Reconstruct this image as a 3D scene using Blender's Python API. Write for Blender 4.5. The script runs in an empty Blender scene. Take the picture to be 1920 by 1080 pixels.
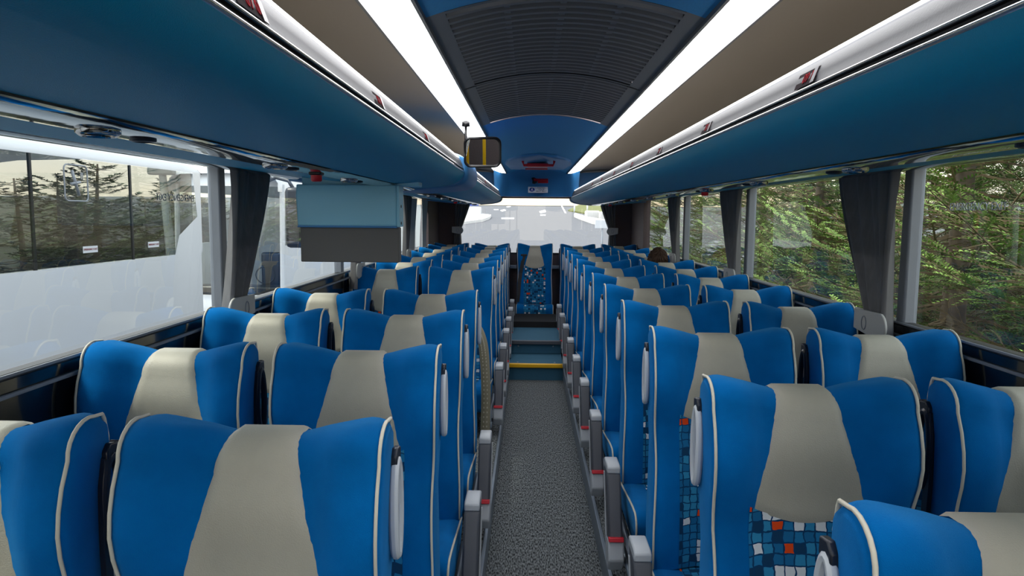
import bpy, bmesh, math, random
from math import sin, cos, pi, sqrt, radians
from mathutils import Vector, Matrix

random.seed(7)
scene = bpy.context.scene
COL = scene.collection

# ------------------------------------------------------------------ camera, sky, light, exposure
F_PX, PITCH, YAW, ROLL = 1339.74, -0.1017, 0.0227, -0.0084
CAM = Vector((-0.08, 0.0, 1.5))
cam_data = bpy.data.cameras.new('camera')
cam_data.sensor_width = 36.0
cam_data.lens = F_PX / 1920 * 36
cam_data.clip_start = 0.03
cam_data.clip_end = 400
cam = bpy.data.objects.new('camera', cam_data)
COL.objects.link(cam)


def ray_dir(a, b, d):
    X = a * cos(ROLL) + b * sin(ROLL)
    u = -a * sin(ROLL) + b * cos(ROLL)
    Y = d * cos(PITCH) - u * sin(PITCH)
    Z = d * sin(PITCH) + u * cos(PITCH)
    return Vector((X * cos(YAW) - Y * sin(YAW), X * sin(YAW) + Y * cos(YAW), Z))


R = Matrix((ray_dir(1, 0, 0), ray_dir(0, 1, 0), -ray_dir(0, 0, 1))).transposed()
cam.matrix_world = Matrix.Translation(CAM) @ R.to_4x4()
scene.camera = cam

scene.view_settings.view_transform = 'Standard'
scene.view_settings.look = 'None'
scene.view_settings.gamma = 1
scene.view_settings.use_curve_mapping = False
scene.view_settings.exposure = 0.45

world = bpy.data.worlds.new('sky')
scene.world = world
world.use_nodes = True
wn = world.node_tree
wn.nodes.clear()
wo = wn.nodes.new('ShaderNodeOutputWorld')
wb = wn.nodes.new('ShaderNodeBackground')
wtc = wn.nodes.new('ShaderNodeTexCoord')
wsp = wn.nodes.new('ShaderNodeSeparateXYZ')
wr = wn.nodes.new('ShaderNodeValToRGB')
wn.links.new(wtc.outputs['Generated'], wsp.inputs[0])
wn.links.new(wsp.outputs['Z'], wr.inputs[0])
wn.links.new(wr.outputs[0], wb.inputs[0])
wn.links.new(wb.outputs[0], wo.inputs[0])
cr = wr.color_ramp
cr.elements[0].position = 0.0
cr.elements[0].color = (0.95, 0.80, 0.62, 1)
cr.elements[1].position = 1.0
cr.elements[1].color = (0.78, 0.88, 1.0, 1)
e = cr.elements.new(0.12)
e.color = (0.93, 0.93, 0.92, 1)
wb.inputs[1].default_value = 1.9

sun_data = bpy.data.lights.new('sun', 'SUN')
sun_data.energy = 2.6
sun_data.angle = radians(12)
sun_data.color = (1.0, 0.93, 0.80)
sun = bpy.data.objects.new('sun', sun_data)
COL.objects.link(sun)
sun.rotation_euler = (radians(6), radians(-32), 0)
STRIP_POWER = 6.5

# ------------------------------------------------------------------ materials
MATS = {}


def srgb(r, g, b):
    def f(c):
        c /= 255
        return c / 12.92 if c <= 0.04045 else ((c + 0.055) / 1.055) ** 2.4
    return (f(r), f(g), f(b), 1)


def mat(name, color, rough=0.5, metal=0.0, noise=0.0, nscale=60, bump=0.0, bscale=300, sheen=0.0,
        coat=0.0, spec=0.5, emit=None, estr=0.0, stretch=None):
    m = bpy.data.materials.new(name)
    m.use_nodes = True
    nt = m.node_tree
    p = nt.nodes['Principled BSDF']
    p.inputs['Base Color'].default_value = color
    p.inputs['Roughness'].default_value = rough
    p.inputs['Metallic'].default_value = metal
    p.inputs['Specular IOR Level'].default_value = spec
    p.inputs['Sheen Weight'].default_value = sheen
    p.inputs['Sheen Tint'].default_value = (0.15, 0.6, 1.0, 1)
    p.inputs['Sheen Roughness'].default_value = 0.35
    p.inputs['Coat Weight'].default_value = coat
    if emit:
        p.inputs['Emission Color'].default_value = emit
        p.inputs['Emission Strength'].default_value = estr
    tc = nt.nodes.new('ShaderNodeTexCoord')
    src = tc.outputs['Object']
    if stretch:
        mp = nt.nodes.new('ShaderNodeMapping')
        mp.inputs['Scale'].default_value = stretch
        nt.links.new(src, mp.inputs[0])
        src = mp.outputs[0]
    if noise:
        n = nt.nodes.new('ShaderNodeTexNoise')
        n.inputs['Scale'].default_value = nscale
        n.inputs['Detail'].default_value = 4
        nt.links.new(src, n.inputs['Vector'])
        r = nt.nodes.new('ShaderNodeMix')
        r.data_type = 'RGBA'
        lo = tuple(max(0, c * (1 - noise)) for c in color[:3]) + (1,)
        hi = tuple(min(1, c * (1 + noise)) for c in color[:3]) + (1,)
        r.inputs[6].default_value = lo
        r.inputs[7].default_value = hi
        nt.links.new(n.outputs['Fac'], r.inputs[0])
        nt.links.new(r.outputs[2], p.inputs['Base Color'])
    if bump:
        n2 = nt.nodes.new('ShaderNodeTexNoise')
        n2.inputs['Scale'].default_value = bscale
        n2.inputs['Detail'].default_value = 3
        nt.links.new(src, n2.inputs['Vector'])
        b = nt.nodes.new('ShaderNodeBump')
        b.inputs['Strength'].default_value = bump
        b.inputs['Distance'].default_value = 0.004
        nt.links.new(n2.outputs['Fac'], b.inputs['Height'])
        nt.links.new(b.outputs[0], p.inputs['Normal'])
    MATS[name] = m
    return m


mat('velour', srgb(0, 104, 176), 0.9, noise=0.42, nscale=7, bump=0.4, bscale=900, sheen=0.35, spec=0.08)
mat('leather', srgb(184, 180, 164), 0.42, noise=0.05, nscale=40, bump=0.25, bscale=420)
mat('piping', srgb(214, 208, 190), 0.5)
mat('handle_light', srgb(200, 206, 212), 0.3)
mat('handle_dark', srgb(26, 32, 44), 0.4, coat=0.15)
mat('shell', srgb(34, 40, 48), 0.45, bump=0.1)
mat('arm_dark', srgb(74, 78, 86), 0.5, bump=0.15, bscale=500)
mat('arm_light', srgb(176, 182, 188), 0.35)
mat('red', srgb(200, 24, 44), 0.4)
mat('metal', srgb(150, 158, 166), 0.3, metal=0.8)
mat('seat_metal', srgb(126, 138, 150), 0.35, metal=0.5)
mat('rack_blue', srgb(2, 158, 200), 0.45, noise=0.05, nscale=200, bump=0.25, bscale=700, spec=0.28)
mat('rack_light', srgb(58, 132, 194), 0.42, bump=0.15, bscale=700)
mat('ceil_blue', srgb(34, 142, 206), 0.7, noise=0.12, nscale=160, bump=0.3, bscale=600)
mat('lip_grey', srgb(62, 64, 68), 0.5, bump=0.05, spec=0.3)
mat('chrome', srgb(205, 200, 195), 0.12, metal=1.0)
mat('black', srgb(12, 13, 18), 0.4)
mat('rib_dark', srgb(100, 104, 108), 0.5)
mat('rib_slot', srgb(9, 9, 12), 0.8)
mat('rib_joint', srgb(96, 104, 110), 0.5)
mat('beige', srgb(158, 151, 140), 0.45, noise=0.04, nscale=100)
mat('strip', (1, 1, 1, 1), 0.5, emit=(1, 0.99, 1.0, 1), estr=STRIP_POWER)
mat('led', (1, 1, 1, 1), 0.5, emit=(0.93, 0.95, 1.0, 1), estr=2.0)
mat('service', srgb(150, 165, 172), 0.06, metal=0.95, bump=0.5, bscale=5)
mat('wall_black', srgb(17, 20, 25), 0.12, coat=0.5)
mat('wall_dark', srgb(98, 84, 84), 0.7, bump=0.2, noise=0.3, nscale=80)
mat('trim_grey', srgb(140, 146, 155), 0.4)
mat('curtain', srgb(112, 112, 114), 0.5, noise=0.35, nscale=60, stretch=(1, 1, 0.02))
mat('curtain_band', srgb(108, 106, 100), 0.85, noise=0.2, nscale=60, stretch=(1, 1, 0.02))
mat('sheer', srgb(200, 205, 205), 0.9)
mat('strap', srgb(188, 188, 184), 0.5)
mat('monitor_blue', srgb(146, 212, 238), 0.45, bump=0.15, bscale=600)
mat('monitor_dark', srgb(104, 104, 102), 0.6, bump=0.15, bscale=700)
mat('mirror', (0.9, 0.95, 0.95, 1), 0.01, metal=1.0)
mat('sign_white', srgb(225, 230, 238), 0.5)
mat('sign_blue', srgb(20, 60, 160), 0.5)
mat('sign_text', srgb(40, 60, 110), 0.5)
mat('digit_red', srgb(130, 20, 30), 0.9, spec=0.1)
mat('plate_dark', srgb(52, 46, 48), 0.95, spec=0.05)
mat('yellow', srgb(232, 178, 12), 0.4)
mat('step_vinyl', srgb(44, 92, 116), 0.85, noise=0.45, nscale=420)
mat('grab_leather', srgb(150, 145, 122), 0.5)
mat('belt', srgb(44, 48, 52), 0.7)
mat('bus_white', srgb(226, 230, 236), 0.25, coat=0.3)
mat('bus_dark', srgb(20, 24, 30), 0.3)
mat('asphalt', srgb(98, 99, 103), 0.9, noise=0.1, nscale=3)
mat('asphalt_side', srgb(120, 122, 124), 0.9, noise=0.15, nscale=3)
mat('paint_white', srgb(252, 252, 252), 0.7)
mat('concrete', srgb(200, 200, 198), 0.8, noise=0.1, nscale=6)
mat('sand', srgb(206, 182, 150), 0.95, noise=0.25, nscale=1.2)
mat('grass', srgb(104, 108, 58), 0.95, noise=0.4, nscale=4)
mat('forest_floor', srgb(58, 56, 38), 0.95, noise=0.5, nscale=5)
mat('bark', srgb(112, 98, 82), 0.9, noise=0.35, nscale=14, bump=0.8, bscale=30)
mat('twig', srgb(120, 104, 78), 0.9, noise=0.3, nscale=20)
mat('hair', srgb(70, 46, 28), 0.55, noise=0.6, nscale=40, stretch=(1, 1, 0.15))
mat('skin', srgb(205, 160, 135), 0.5)
mat('shirt', srgb(40, 44, 58), 0.8)
mat('galv', srgb(128, 134, 130), 0.5)


def foliage_mat(name, dark, mid, light):
    m = bpy.data.materials.new(name)
    m.use_nodes = True
    nt = m.node_tree
    p = nt.nodes['Principled BSDF']
    p.inputs['Roughness'].default_value = 0.6
    at = nt.nodes.new('ShaderNodeAttribute')
    at.attribute_name = 'age'
    r = nt.nodes.new('ShaderNodeValToRGB')
    r.color_ramp.elements[0].color = dark
    r.color_ramp.elements[1].color = light
    ee = r.color_ramp.elements.new(0.5)
    ee.color = mid
    nt.links.new(at.outputs['Fac'], r.inputs[0])
    nt.links.new(r.outputs[0], p.inputs['Base Color'])
    MATS[name] = m


foliage_mat('needles', srgb(44, 72, 28), srgb(96, 132, 52), srgb(168, 200, 100))
foliage_mat('needles_dark', srgb(28, 40, 26), srgb(50, 66, 38), srgb(92, 104, 58))


def glass_mat(name, tint, fres_boost, ior=1.5):
    m = bpy.data.materials.new(name)
    m.use_nodes = True
    nt = m.node_tree
    nt.nodes.clear()
    out = nt.nodes.new('ShaderNodeOutputMaterial')
    mix = nt.nodes.new('ShaderNodeMixShader')
    tr = nt.nodes.new('ShaderNodeBsdfTransparent')
    gl = nt.nodes.new('ShaderNodeBsdfGlossy')
    fr = nt.nodes.new('ShaderNodeFresnel')
    mul = nt.nodes.new('ShaderNodeMath')
    mul.operation = 'MULTIPLY'
    mul.use_clamp = True
    mul.inputs[1].default_value = fres_boost
    geo = nt.nodes.new('ShaderNodeNewGeometry')
    mr = nt.nodes.new('ShaderNodeMapRange')
    mr.inputs['To Min'].default_value = ior
    mr.inputs['To Max'].default_value = 1 / ior
    nt.links.new(geo.outputs['Backfacing'], mr.inputs['Value'])
    nt.links.new(mr.outputs[0], fr.inputs[0])
    tr.inputs[0].default_value = tint
    gl.inputs['Roughness'].default_value = 0.0
    gl.inputs['Color'].default_value = (0.95, 0.97, 1, 1)
    nt.links.new(fr.outputs[0], mul.inputs[0])
    nt.links.new(mul.outputs[0], mix.inputs[0])
    nt.links.new(tr.outputs[0], mix.inputs[1])
    nt.links.new(gl.outputs[0], mix.inputs[2])
    nt.links.new(mix.outputs[0], out.inputs[0])
    MATS[name] = m


glass_mat('glass', (0.88, 0.92, 0.90, 1), 1.25)
glass_mat('glass_clear', (0.95, 0.97, 0.97, 1), 1.2)
glass_mat('glass_tint', (0.40, 0.42, 0.40, 1), 1.0)


def mosaic_mat():
    m = bpy.data.materials.new('mosaic')
    m.use_nodes = True
    nt = m.node_tree
    N, L = nt.nodes, nt.links
    p = N['Principled BSDF']
    p.inputs['Roughness'].default_value = 0.8
    p.inputs['Specular IOR Level'].default_value = 0.2
    uv = N.new('ShaderNodeUVMap')
    oi = N.new('ShaderNodeObjectInfo')
    add = N.new('ShaderNodeVectorMath')
    add.operation = 'ADD'
    mulr = N.new('ShaderNodeVectorMath')
    mulr.operation = 'SCALE'
    mulr.inputs[0].default_value = (37.0, 53.0, 0.0)
    L.new(oi.outputs['Random'], mulr.inputs['Scale'])
    nz = N.new('ShaderNodeTexNoise')
    nz.inputs['Scale'].default_value = 0.9
    L.new(uv.outputs[0], nz.inputs['Vector'])
    nsc = N.new('ShaderNodeVectorMath')
    nsc.operation = 'SCALE'
    nsc.inputs['Scale'].default_value = 0.55
    L.new(nz.outputs['Color'], nsc.inputs[0])
    L.new(uv.outputs[0], add.inputs[0])
    L.new(nsc.outputs[0], add.inputs[1])
    add2 = N.new('ShaderNodeVectorMath')
    add2.operation = 'ADD'
    L.new(add.outputs[0], add2.inputs[0])
    fl1 = N.new('ShaderNodeVectorMath')
    fl1.operation = 'FLOOR'
    L.new(mulr.outputs[0], fl1.inputs[0])
    L.new(fl1.outputs[0], add2.inputs[1])
    fl = N.new('ShaderNodeVectorMath')
    fl.operation = 'FLOOR'
    L.new(add2.outputs[0], fl.inputs[0])
    fr = N.new('ShaderNodeVectorMath')
    fr.operation = 'FRACTION'
    L.new(add2.outputs[0], fr.inputs[0])
    wnz = N.new('ShaderNodeTexWhiteNoise')
    wnz.noise_dimensions = '2D'
    L.new(fl.outputs[0], wnz.inputs['Vector'])
    ramp = N.new('ShaderNodeValToRGB')
    ramp.color_ramp.interpolation = 'CONSTANT'
    els = ramp.color_ramp.elements
    els[0].position = 0
    els[0].color = srgb(14, 62, 98)
    els[1].position = 0.16
    els[1].color = srgb(22, 106, 156)
    for pos, c in [(0.40, srgb(30, 122, 174)), (0.66, srgb(46, 138, 184)), (0.865, srgb(222, 228, 232)), (0.962, srgb(226, 74, 22))]:
        q = els.new(pos)
        q.color = c
    L.new(wnz.outputs['Value'], ramp.inputs[0])
    sp = N.new('ShaderNodeSeparateXYZ')
    L.new(fr.outputs[0], sp.inputs[0])
    ds = []
    for ax in ('X', 'Y'):
        s = N.new('ShaderNodeMath')
        s.operation = 'SUBTRACT'
        s.inputs[1].default_value = 0.5
        L.new(sp.outputs[ax], s.inputs[0])
        ab = N.new('ShaderNodeMath')
        ab.operation = 'ABSOLUTE'
        L.new(s.outputs[0], ab.inputs[0])
        ds.append(ab)
    mx = N.new('ShaderNodeMath')
    mx.operation = 'MAXIMUM'
    L.new(ds[0].outputs[0], mx.inputs[0])
    L.new(ds[1].outputs[0], mx.inputs[1])
    gt = N.new('ShaderNodeMath')
    gt.operation = 'GREATER_THAN'
    gt.inputs[1].default_value = 0.43
    L.new(mx.outputs[0], gt.inputs[0])
    mix = N.new('ShaderNodeMix')
    mix.data_type = 'RGBA'
    L.new(gt.outputs[0], mix.inputs[0])
    L.new(ramp.outputs[0], mix.inputs[6])
    mix.inputs[7].default_value = srgb(8, 62, 104)
    L.new(mix.outputs[2], p.inputs['Base Color'])
    MATS['mosaic'] = m


mosaic_mat()


def carpet_mat():
    m = bpy.data.materials.new('carpet')
    m.use_nodes = True
    nt = m.node_tree
    N, L = nt.nodes, nt.links
    p = N['Principled BSDF']
    p.inputs['Roughness'].default_value = 0.95
    p.inputs['Specular IOR Level'].default_value = 0.1
    tc = N.new('ShaderNodeTexCoord')
    n = N.new('ShaderNodeTexNoise')
    n.inputs['Scale'].default_value = 170
    n.inputs['Detail'].default_value = 3
    mp = N.new('ShaderNodeMapping')
    mp.inputs['Scale'].default_value = (1.2, 0.28, 1)
    L.new(tc.outputs['Object'], mp.inputs[0])
    L.new(mp.outputs[0], n.inputs['Vector'])
    w = N.new('ShaderNodeTexWave')
    w.inputs['Scale'].default_value = 55
    w.bands_direction = 'X'
    w.inputs['Distortion'].default_value = 1.0
    L.new(tc.outputs['Object'], w.inputs['Vector'])
    mu = N.new('ShaderNodeMath')
    mu.operation = 'MULTIPLY'
    L.new(n.outputs['Fac'], mu.inputs[0])
    L.new(w.outputs['Fac'], mu.inputs[1])
    r = N.new('ShaderNodeValToRGB')
    r.color_ramp.elements[0].color = srgb(24, 27, 31)
    r.color_ramp.elements[0].position = 0.36
    r.color_ramp.elements[1].color = srgb(134, 140, 142)
    r.color_ramp.elements[1].position = 0.68
    L.new(n.outputs['Fac'], r.inputs[0])
    L.new(r.outputs[0], p.inputs['Base Color'])
    MATS['carpet'] = m


carpet_mat()

# ------------------------------------------------------------------ mesh helpers


class MB:
    def __init__(self):
        self.v, self.f, self.uv = [], [], {}

    def add(self, verts, faces):
        o = len(self.v)
        self.v += [tuple(q) for q in verts]
        self.f += [tuple(i + o for i in fc) for fc in faces]
        return o

    def box(self, x0, x1, y0, y1, z0, z1):
        vs = [(x, y, z) for x in (x0, x1) for y in (y0, y1) for z in (z0, z1)]
        self.add(vs, [(0, 1, 3, 2), (4, 6, 7, 5), (0, 4, 5, 1), (2, 3, 7, 6), (0, 2, 6, 4), (1, 5, 7, 3)])
        return self

    def grid(self, rows, close_u=False, close_v=False):
        n, m = len(rows), len(rows[0])
        vs = [q for r in rows for q in r]
        fs = []
        for i in range(n - (0 if close_u else 1)):
            for j in range(m - (0 if close_v else 1)):
                a, b = i, (i + 1) % n
                c, d = j, (j + 1) % m
                fs.append((a * m + c, a * m + d, b * m + d, b * m + c))
        self.add(vs, fs)
        return self

    def tube(self, pts, r, seg=8, cap=True):
        pts = [Vector(q) for q in pts]
        rr = r if isinstance(r, (list, tuple)) else [r] * len(pts)
        rows = []
        up = Vector((0, 0, 1))
        t0 = (pts[1] - pts[0]).normalized()
        nrm = t0.orthogonal().normalized()
        for i, q in enumerate(pts):
            if i == 0:
                t = pts[1] - pts[0]
            elif i == len(pts) - 1:
                t = pts[-1] - pts[-2]
            else:
                t = pts[i + 1] - pts[i - 1]
            t.normalize()
            nrm = (nrm - t * nrm.dot(t)).normalized()
            b = t.cross(nrm)
            rows.append([q + (nrm * cos(2 * pi * k / seg) + b * sin(2 * pi * k / seg)) * rr[i] for k in range(seg)])
        o = len(self.v)
        self.grid(rows, close_v=True)
        if cap:
            self.f.append(tuple(o + k for k in range(seg))[::-1])
            self.f.append(tuple(o + (len(rows) - 1) * seg + k for k in range(seg)))
        return self

    def lathe(self, prof, seg=16, M=None):
        rows = []
        for k in range(seg):
            a = 2 * pi * k / seg
            row = [Vector((r * cos(a), r * sin(a), z)) for r, z in prof]
            if M is not None:
                row = [M @ q for q in row]
            rows.append(row)
        self.grid(rows, close_u=True)
        return self

    def prism(self, poly, axis, a, b):
        """extrude a 2-D polygon between a and b along axis ('x','y','z')"""
        n = len(poly)

        def P(p, t):
            if axis == 'x':
                return (t, p[0], p[1])
            if axis == 'y':
                return (p[0], t, p[1])
            return (p[0], p[1], t)
        vs = [P(p, a) for p in poly] + [P(p, b) for p in poly]
        fs = [tuple(range(n))[::-1], tuple(range(n, 2 * n))]
        fs += [(i, (i + 1) % n, n + (i + 1) % n, n + i) for i in range(n)]
        self.add(vs, fs)
        return self

    def build(self, name, m, parent=None, smooth=False, bevel=0, fix=True):
        me = bpy.data.meshes.new(name)
        me.from_pydata(self.v, [], self.f)
        if fix:
            bm = bmesh.new()
            bm.from_mesh(me)
            bmesh.ops.recalc_face_normals(bm, faces=bm.faces)
            bm.to_mesh(me)
            bm.free()
        if smooth:
            me.polygons.foreach_set('use_smooth', [True] * len(me.polygons))
        ms = m if isinstance(m, (list, tuple)) else [m]
        for k in ms:
            me.materials.append(MATS[k])
        o = bpy.data.objects.new(name, me)
        COL.objects.link(o)
        if parent:
            o.parent = parent
        if bevel:
            md = o.modifiers.new('bevel', 'BEVEL')
            md.width = bevel
            md.segments = 2
            md.limit_method = 'ANGLE'
        if smooth == 'auto' or bevel:
            me.polygons.foreach_set('use_smooth', [True] * len(me.polygons))
            try:
                me.set_sharp_from_angle(angle=radians(40))
            except Exception:
                pass
        return o


def tag(o, label=None, cat=None, group=None, kind=None):
    if label:
        o['label'] = label
    if cat:
        o['category'] = cat
    if group:
        o['group'] = group
    if kind:
        o['kind'] = kind
    return o


def empty(name, loc, rz=0):
    o = bpy.data.objects.new(name, None)
    o.empty_display_size = 0.05
    COL.objects.link(o)
    o.location = loc
    o.rotation_euler = (0, 0, rz)
    return o


def copy_tree(o, parent=None):
    c = o.copy()
    COL.objects.link(c)
    c.parent = parent
    for ch in list(o.children):
        copy_tree(ch, c)
    return c


def struct(o):
    o['kind'] = 'structure'
    return o


def text_obj(name, body, size, m, loc, right, up, parent=None, align='CENTER', depth=0.0006):
    cu = bpy.data.curves.new(name, 'FONT')
    cu.body = body
    cu.size = size
    cu.align_x = align
    cu.align_y = 'CENTER'
    cu.extrude = depth
    tmp = bpy.data.objects.new(name + '_t', cu)
    COL.objects.link(tmp)
    dg = bpy.context.evaluated_depsgraph_get()
    me = bpy.data.meshes.new_from_object(tmp.evaluated_get(dg))
    bpy.data.objects.remove(tmp)
    me.materials.clear()
    me.materials.append(MATS[m])
    r = Vector(right)
    u = Vector(up)
    r.normalize()
    u = (u - r * u.dot(r)).normalized()
    n = r.cross(u)
    M = Matrix((r, u, n)).transposed().to_4x4()
    M.translation = Vector(loc)
    me.transform(M)
    o = bpy.data.objects.new(name, me)
    COL.objects.link(o)
    if parent:
        o.parent = parent
    return o


def smooth01(x):
    x = max(0.0, min(1.0, x))
    return x * x * (3 - 2 * x)


# ------------------------------------------------------------------ setting: floor, walls, ceiling
WALL = 1.30      # inner face of the side walls
YF, YB = -2.2, 9.55
ZSILL, ZTOP = 1.125, 1.685
fl = MB()
fl.box(-0.25, 0.25, YF, 6.42, -0.06, 0)
fl.box(0.25, WALL + 0.1, YF, YB, -0.06, 0.10)
fl.box(-WALL - 0.1, -0.25, YF, YB, -0.06, 0.10)
struct(fl.build('floor', 'carpet'))
# steps at the rear end of the aisle
st = MB()
st.box(-0.247, 0.247, 6.42, 9.5, -0.05, 0.150)
struct(st.build('trim_1', 'step_vinyl', bevel=0.004))
st = MB()
st.box(-0.247, 0.247, 6.90, 9.5, 0.151, 0.280)
struct(st.build('trim_2', 'step_vinyl', bevel=0.004))
yn = MB()
yn.box(-0.247, 0.247, 6.395, 6.44, 0.118, 0.153)
struct(yn.build('trim_3', 'yellow', bevel=0.006))
gn = MB()
gn.box(-0.247, 0.247, 6.875, 6.92, 0.245, 0.283)
struct(gn.build('trim_4', 'arm_dark', bevel=0.006))
for s, nm in ((1, 'trim_5'), (-1, 'trim_6')):
    m_ = MB()
    m_.box(*sorted((s * 0.245, s * 0.262)), YF, 9.0, 0.0, 0.112)
    struct(m_.build(nm, 'seat_metal', bevel=0.003))
for i, (x, y, z) in enumerate([(-0.17, 6.47, 0.155), (0.17, 6.47, 0.155), (-0.17, 6.897, 0.225), (0.17, 6.897, 0.225)]):
    b = MB()
    M = Matrix.Translation((x, y, z)) @ (Matrix.Rotation(pi / 2, 4, 'X') if z > 0.2 else Matrix.Identity(4))
    b.lathe([(0, 0.004), (0.006, 0.003), (0.009, 0)], 12, M)
    tag(b.build('step_bolt', 'metal', smooth=True),
        ['small silver bolt on the first aisle step tread, left end', 'small silver bolt on the first aisle step tread, right end',
         'small silver bolt in the upper step riser, left end', 'small silver bolt in the upper step riser, right end'][i], 'bolt', 'bolts of the aisle steps')

un = MB()
un.box(-0.247, 0.247, 7.72, 8.35, 0.2805, 0.345)  # dark block standing in for the shade under the middle back seat
struct(un.build('trim_40', 'rib_slot'))
# side walls below the windows with sill rails, pillars
PIL = {1: [0.70, 2.66, 4.58, 6.42, 8.55], -1: [0.72, 2.84, 4.66, 6.62, 8.55]}
tn = 7
wi = 1
for s in (1, -1):
    nm = 'right' if s > 0 else 'left'
    w = MB()
    w.box(*sorted((s * WALL, s * (WALL + 0.08))), YF, YB, -0.06, ZSILL - 0.02)
    struct(w.build('wall_' + nm, 'wall_black'))
    t = MB()
    t.box(*sorted((s * (WALL - 0.006), s * (WALL + 0.04))), YF, 8.6, ZSILL - 0.020, ZSILL - 0.006)
    struct(t.build('trim_%d' % tn, 'black', bevel=0.003))
    tn += 1
    t = MB()
    t.box(*sorted((s * (WALL - 0.008), s * (WALL + 0.004))), YF, 8.6, ZSILL - 0.014, ZSILL - 0.006)
    struct(t.build('trim_%d' % tn, 'trim_grey', bevel=0.002))
    tn += 1
    t = MB()
    t.box(*sorted((s * (WALL - 0.010), s * WALL)), YF, 8.6, ZSILL - 0.062, ZSILL - 0.052)
    struct(t.build('trim_%d' % tn, 'trim_grey', bevel=0.002))
    tn += 1
    for k, y in enumerate(PIL[s][:-1]):
        t = MB()
        t.box(*sorted((s * (WALL - 0.002), s * (WALL + 0.05))), y - 0.028, y + 0.028, ZSILL - 0.02, ZTOP + 0.02)
        struct(t.build('trim_%d' % tn, 'trim_grey', bevel=0.008))
        tn += 1
    t = MB()   # dark closed panel behind the last window
    t.box(*sorted((s * (WALL - 0.02), s * (WALL + 0.06))), 8.55, YB, ZSILL - 0.02, ZTOP + 0.3)
    struct(t.build('trim_%d' % tn, 'wall_dark'))
    tn += 1
    t = MB()   # header above the windows
    t.box(*sorted((s * (WALL + 0.0), s * (WALL + 0.06))), YF, YB, ZTOP + 0.01, 2.12)
    struct(t.build('trim_%d' % tn, 'wall_dark'))
    tn += 1
    ys = [YF] + PIL[s]
    for a, b in zip(ys[:-1], ys[1:]):
        g = MB()
        x = s * (WALL + 0.035)
        ya, yb = a + (0.028 if a > YF else 0), b - 0.028
        g.box(*sorted((x, x + s * 0.004)), ya, yb, ZSILL - 0.005, ZTOP + 0.02)
        # a single glass sheet (thin closed pane)
        o = MB()
        o.add([(x, ya, ZSILL - 0.005), (x, yb, ZSILL - 0.005), (x, yb, ZTOP + 0.02), (x, ya, ZTOP + 0.02)], [(0, 1, 2, 3)])
        struct(o.build('window_%d' % wi, 'glass', fix=False))
        wi += 1

# rear wall: dark panels, big window
RW = 1.03
rw = MB()
rw.box(-WALL - 0.05, WALL + 0.05, YB, YB + 0.08, -0.1, 1.00)
rw.box(-WALL - 0.05, -RW, YB, YB + 0.08, 1.0, 2.1)
rw.box(RW, WALL + 0.05, YB, YB + 0.08, 1.0, 2.1)
rw.box(-RW, RW, YB, YB + 0.08, 1.745, 2.1)
struct(rw.build('wall_back', 'wall_dark'))
lg = MB()
lg.box(-RW, RW, YB - 0.18, YB, 0.80, 0.84)
struct(lg.build('trim_%d' % tn, 'seat_metal', bevel=0.004))
tn += 1
lg = MB()
lg.box(-RW, RW, YB - 0.03, YB - 0.001, 0.985, 1.005)
struct(lg.build('trim_%d' % tn, 'black', bevel=0.003))
tn += 1
g = MB()
g.add([(-RW, YB + 0.04, 1.0), (RW, YB + 0.04, 1.0), (RW, YB + 0.04, 1.745), (-RW, YB + 0.04, 1.745)], [(0, 1, 2, 3)])
struct(g.build('window_%d' % wi, 'glass_clear', fix=False))
wi += 1
# front wall behind the camera with the windscreen
fw = MB()
fw.box(-WALL - 0.08, WALL + 0.08, YF - 0.08, YF, -0.1, 0.75)
fw.box(-WALL - 0.08, WALL + 0.08, YF - 0.08, YF, 1.85, 2.12)
fw.box(-WALL - 0.08, -1.2, YF - 0.08, YF, 0.75, 1.85)
fw.box(1.2, WALL + 0.08, YF - 0.08, YF, 0.75, 1.85)
struct(fw.build('wall_front', 'wall_dark'))
g = MB()
g.add([(-1.2, YF - 0.04, 0.75), (1.2, YF - 0.04, 0.75), (1.2, YF - 0.04, 1.85), (-1.2, YF - 0.04, 1.85)], [(0, 1, 2, 3)])
struct(g.build('window_%d' % wi, 'glass_clear', fix=False))
wi += 1

# ceiling: arched centre, beige sloping side panels


def arch(x):
    return 1.962 + 0.058 * (1 - (x / 0.33) ** 2)


XA = [-0.33 + 0.66 * i / 16 for i in range(17)]


def arch_patch(y0, y1, dz=0.0, xs=XA):
    m_ = MB()
    m_.grid([[(x, y, arch(x) + dz) for x in xs] for y in (y0, y1)])
    return m_


c = MB()
for (a, b) in ((YF, 1.74), (3.80, 8.15)):
    c.grid([[(x, y, arch(x)) for x in XA] for y in (a, b)])
struct(c.build('ceiling', 'ceil_blue', smooth=True))
top = MB()
top.box(-WALL - 0.08, WALL + 0.08, YF, YB + 0.1, 2.12, 2.16)  # unseen slab above the ceiling, added to block light from the sky
struct(top.build('trim_%d' % tn, 'wall_dark'))
tn += 1
for s in (1, -1):
    prof = [(0.476, 1.992), (0.56, 2.012), (0.75, 2.03), (0.95, 2.03), (1.12, 1.99), (1.22, 1.92), (1.27, 1.82), (1.285, 1.76)]
    m_ = MB()
    m_.grid([[(s * x, y, z) for x, z in prof] for y in (YF, 9.5)])
    struct(m_.build('trim_%d' % tn, 'beige', smooth=True))
    tn += 1

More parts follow.
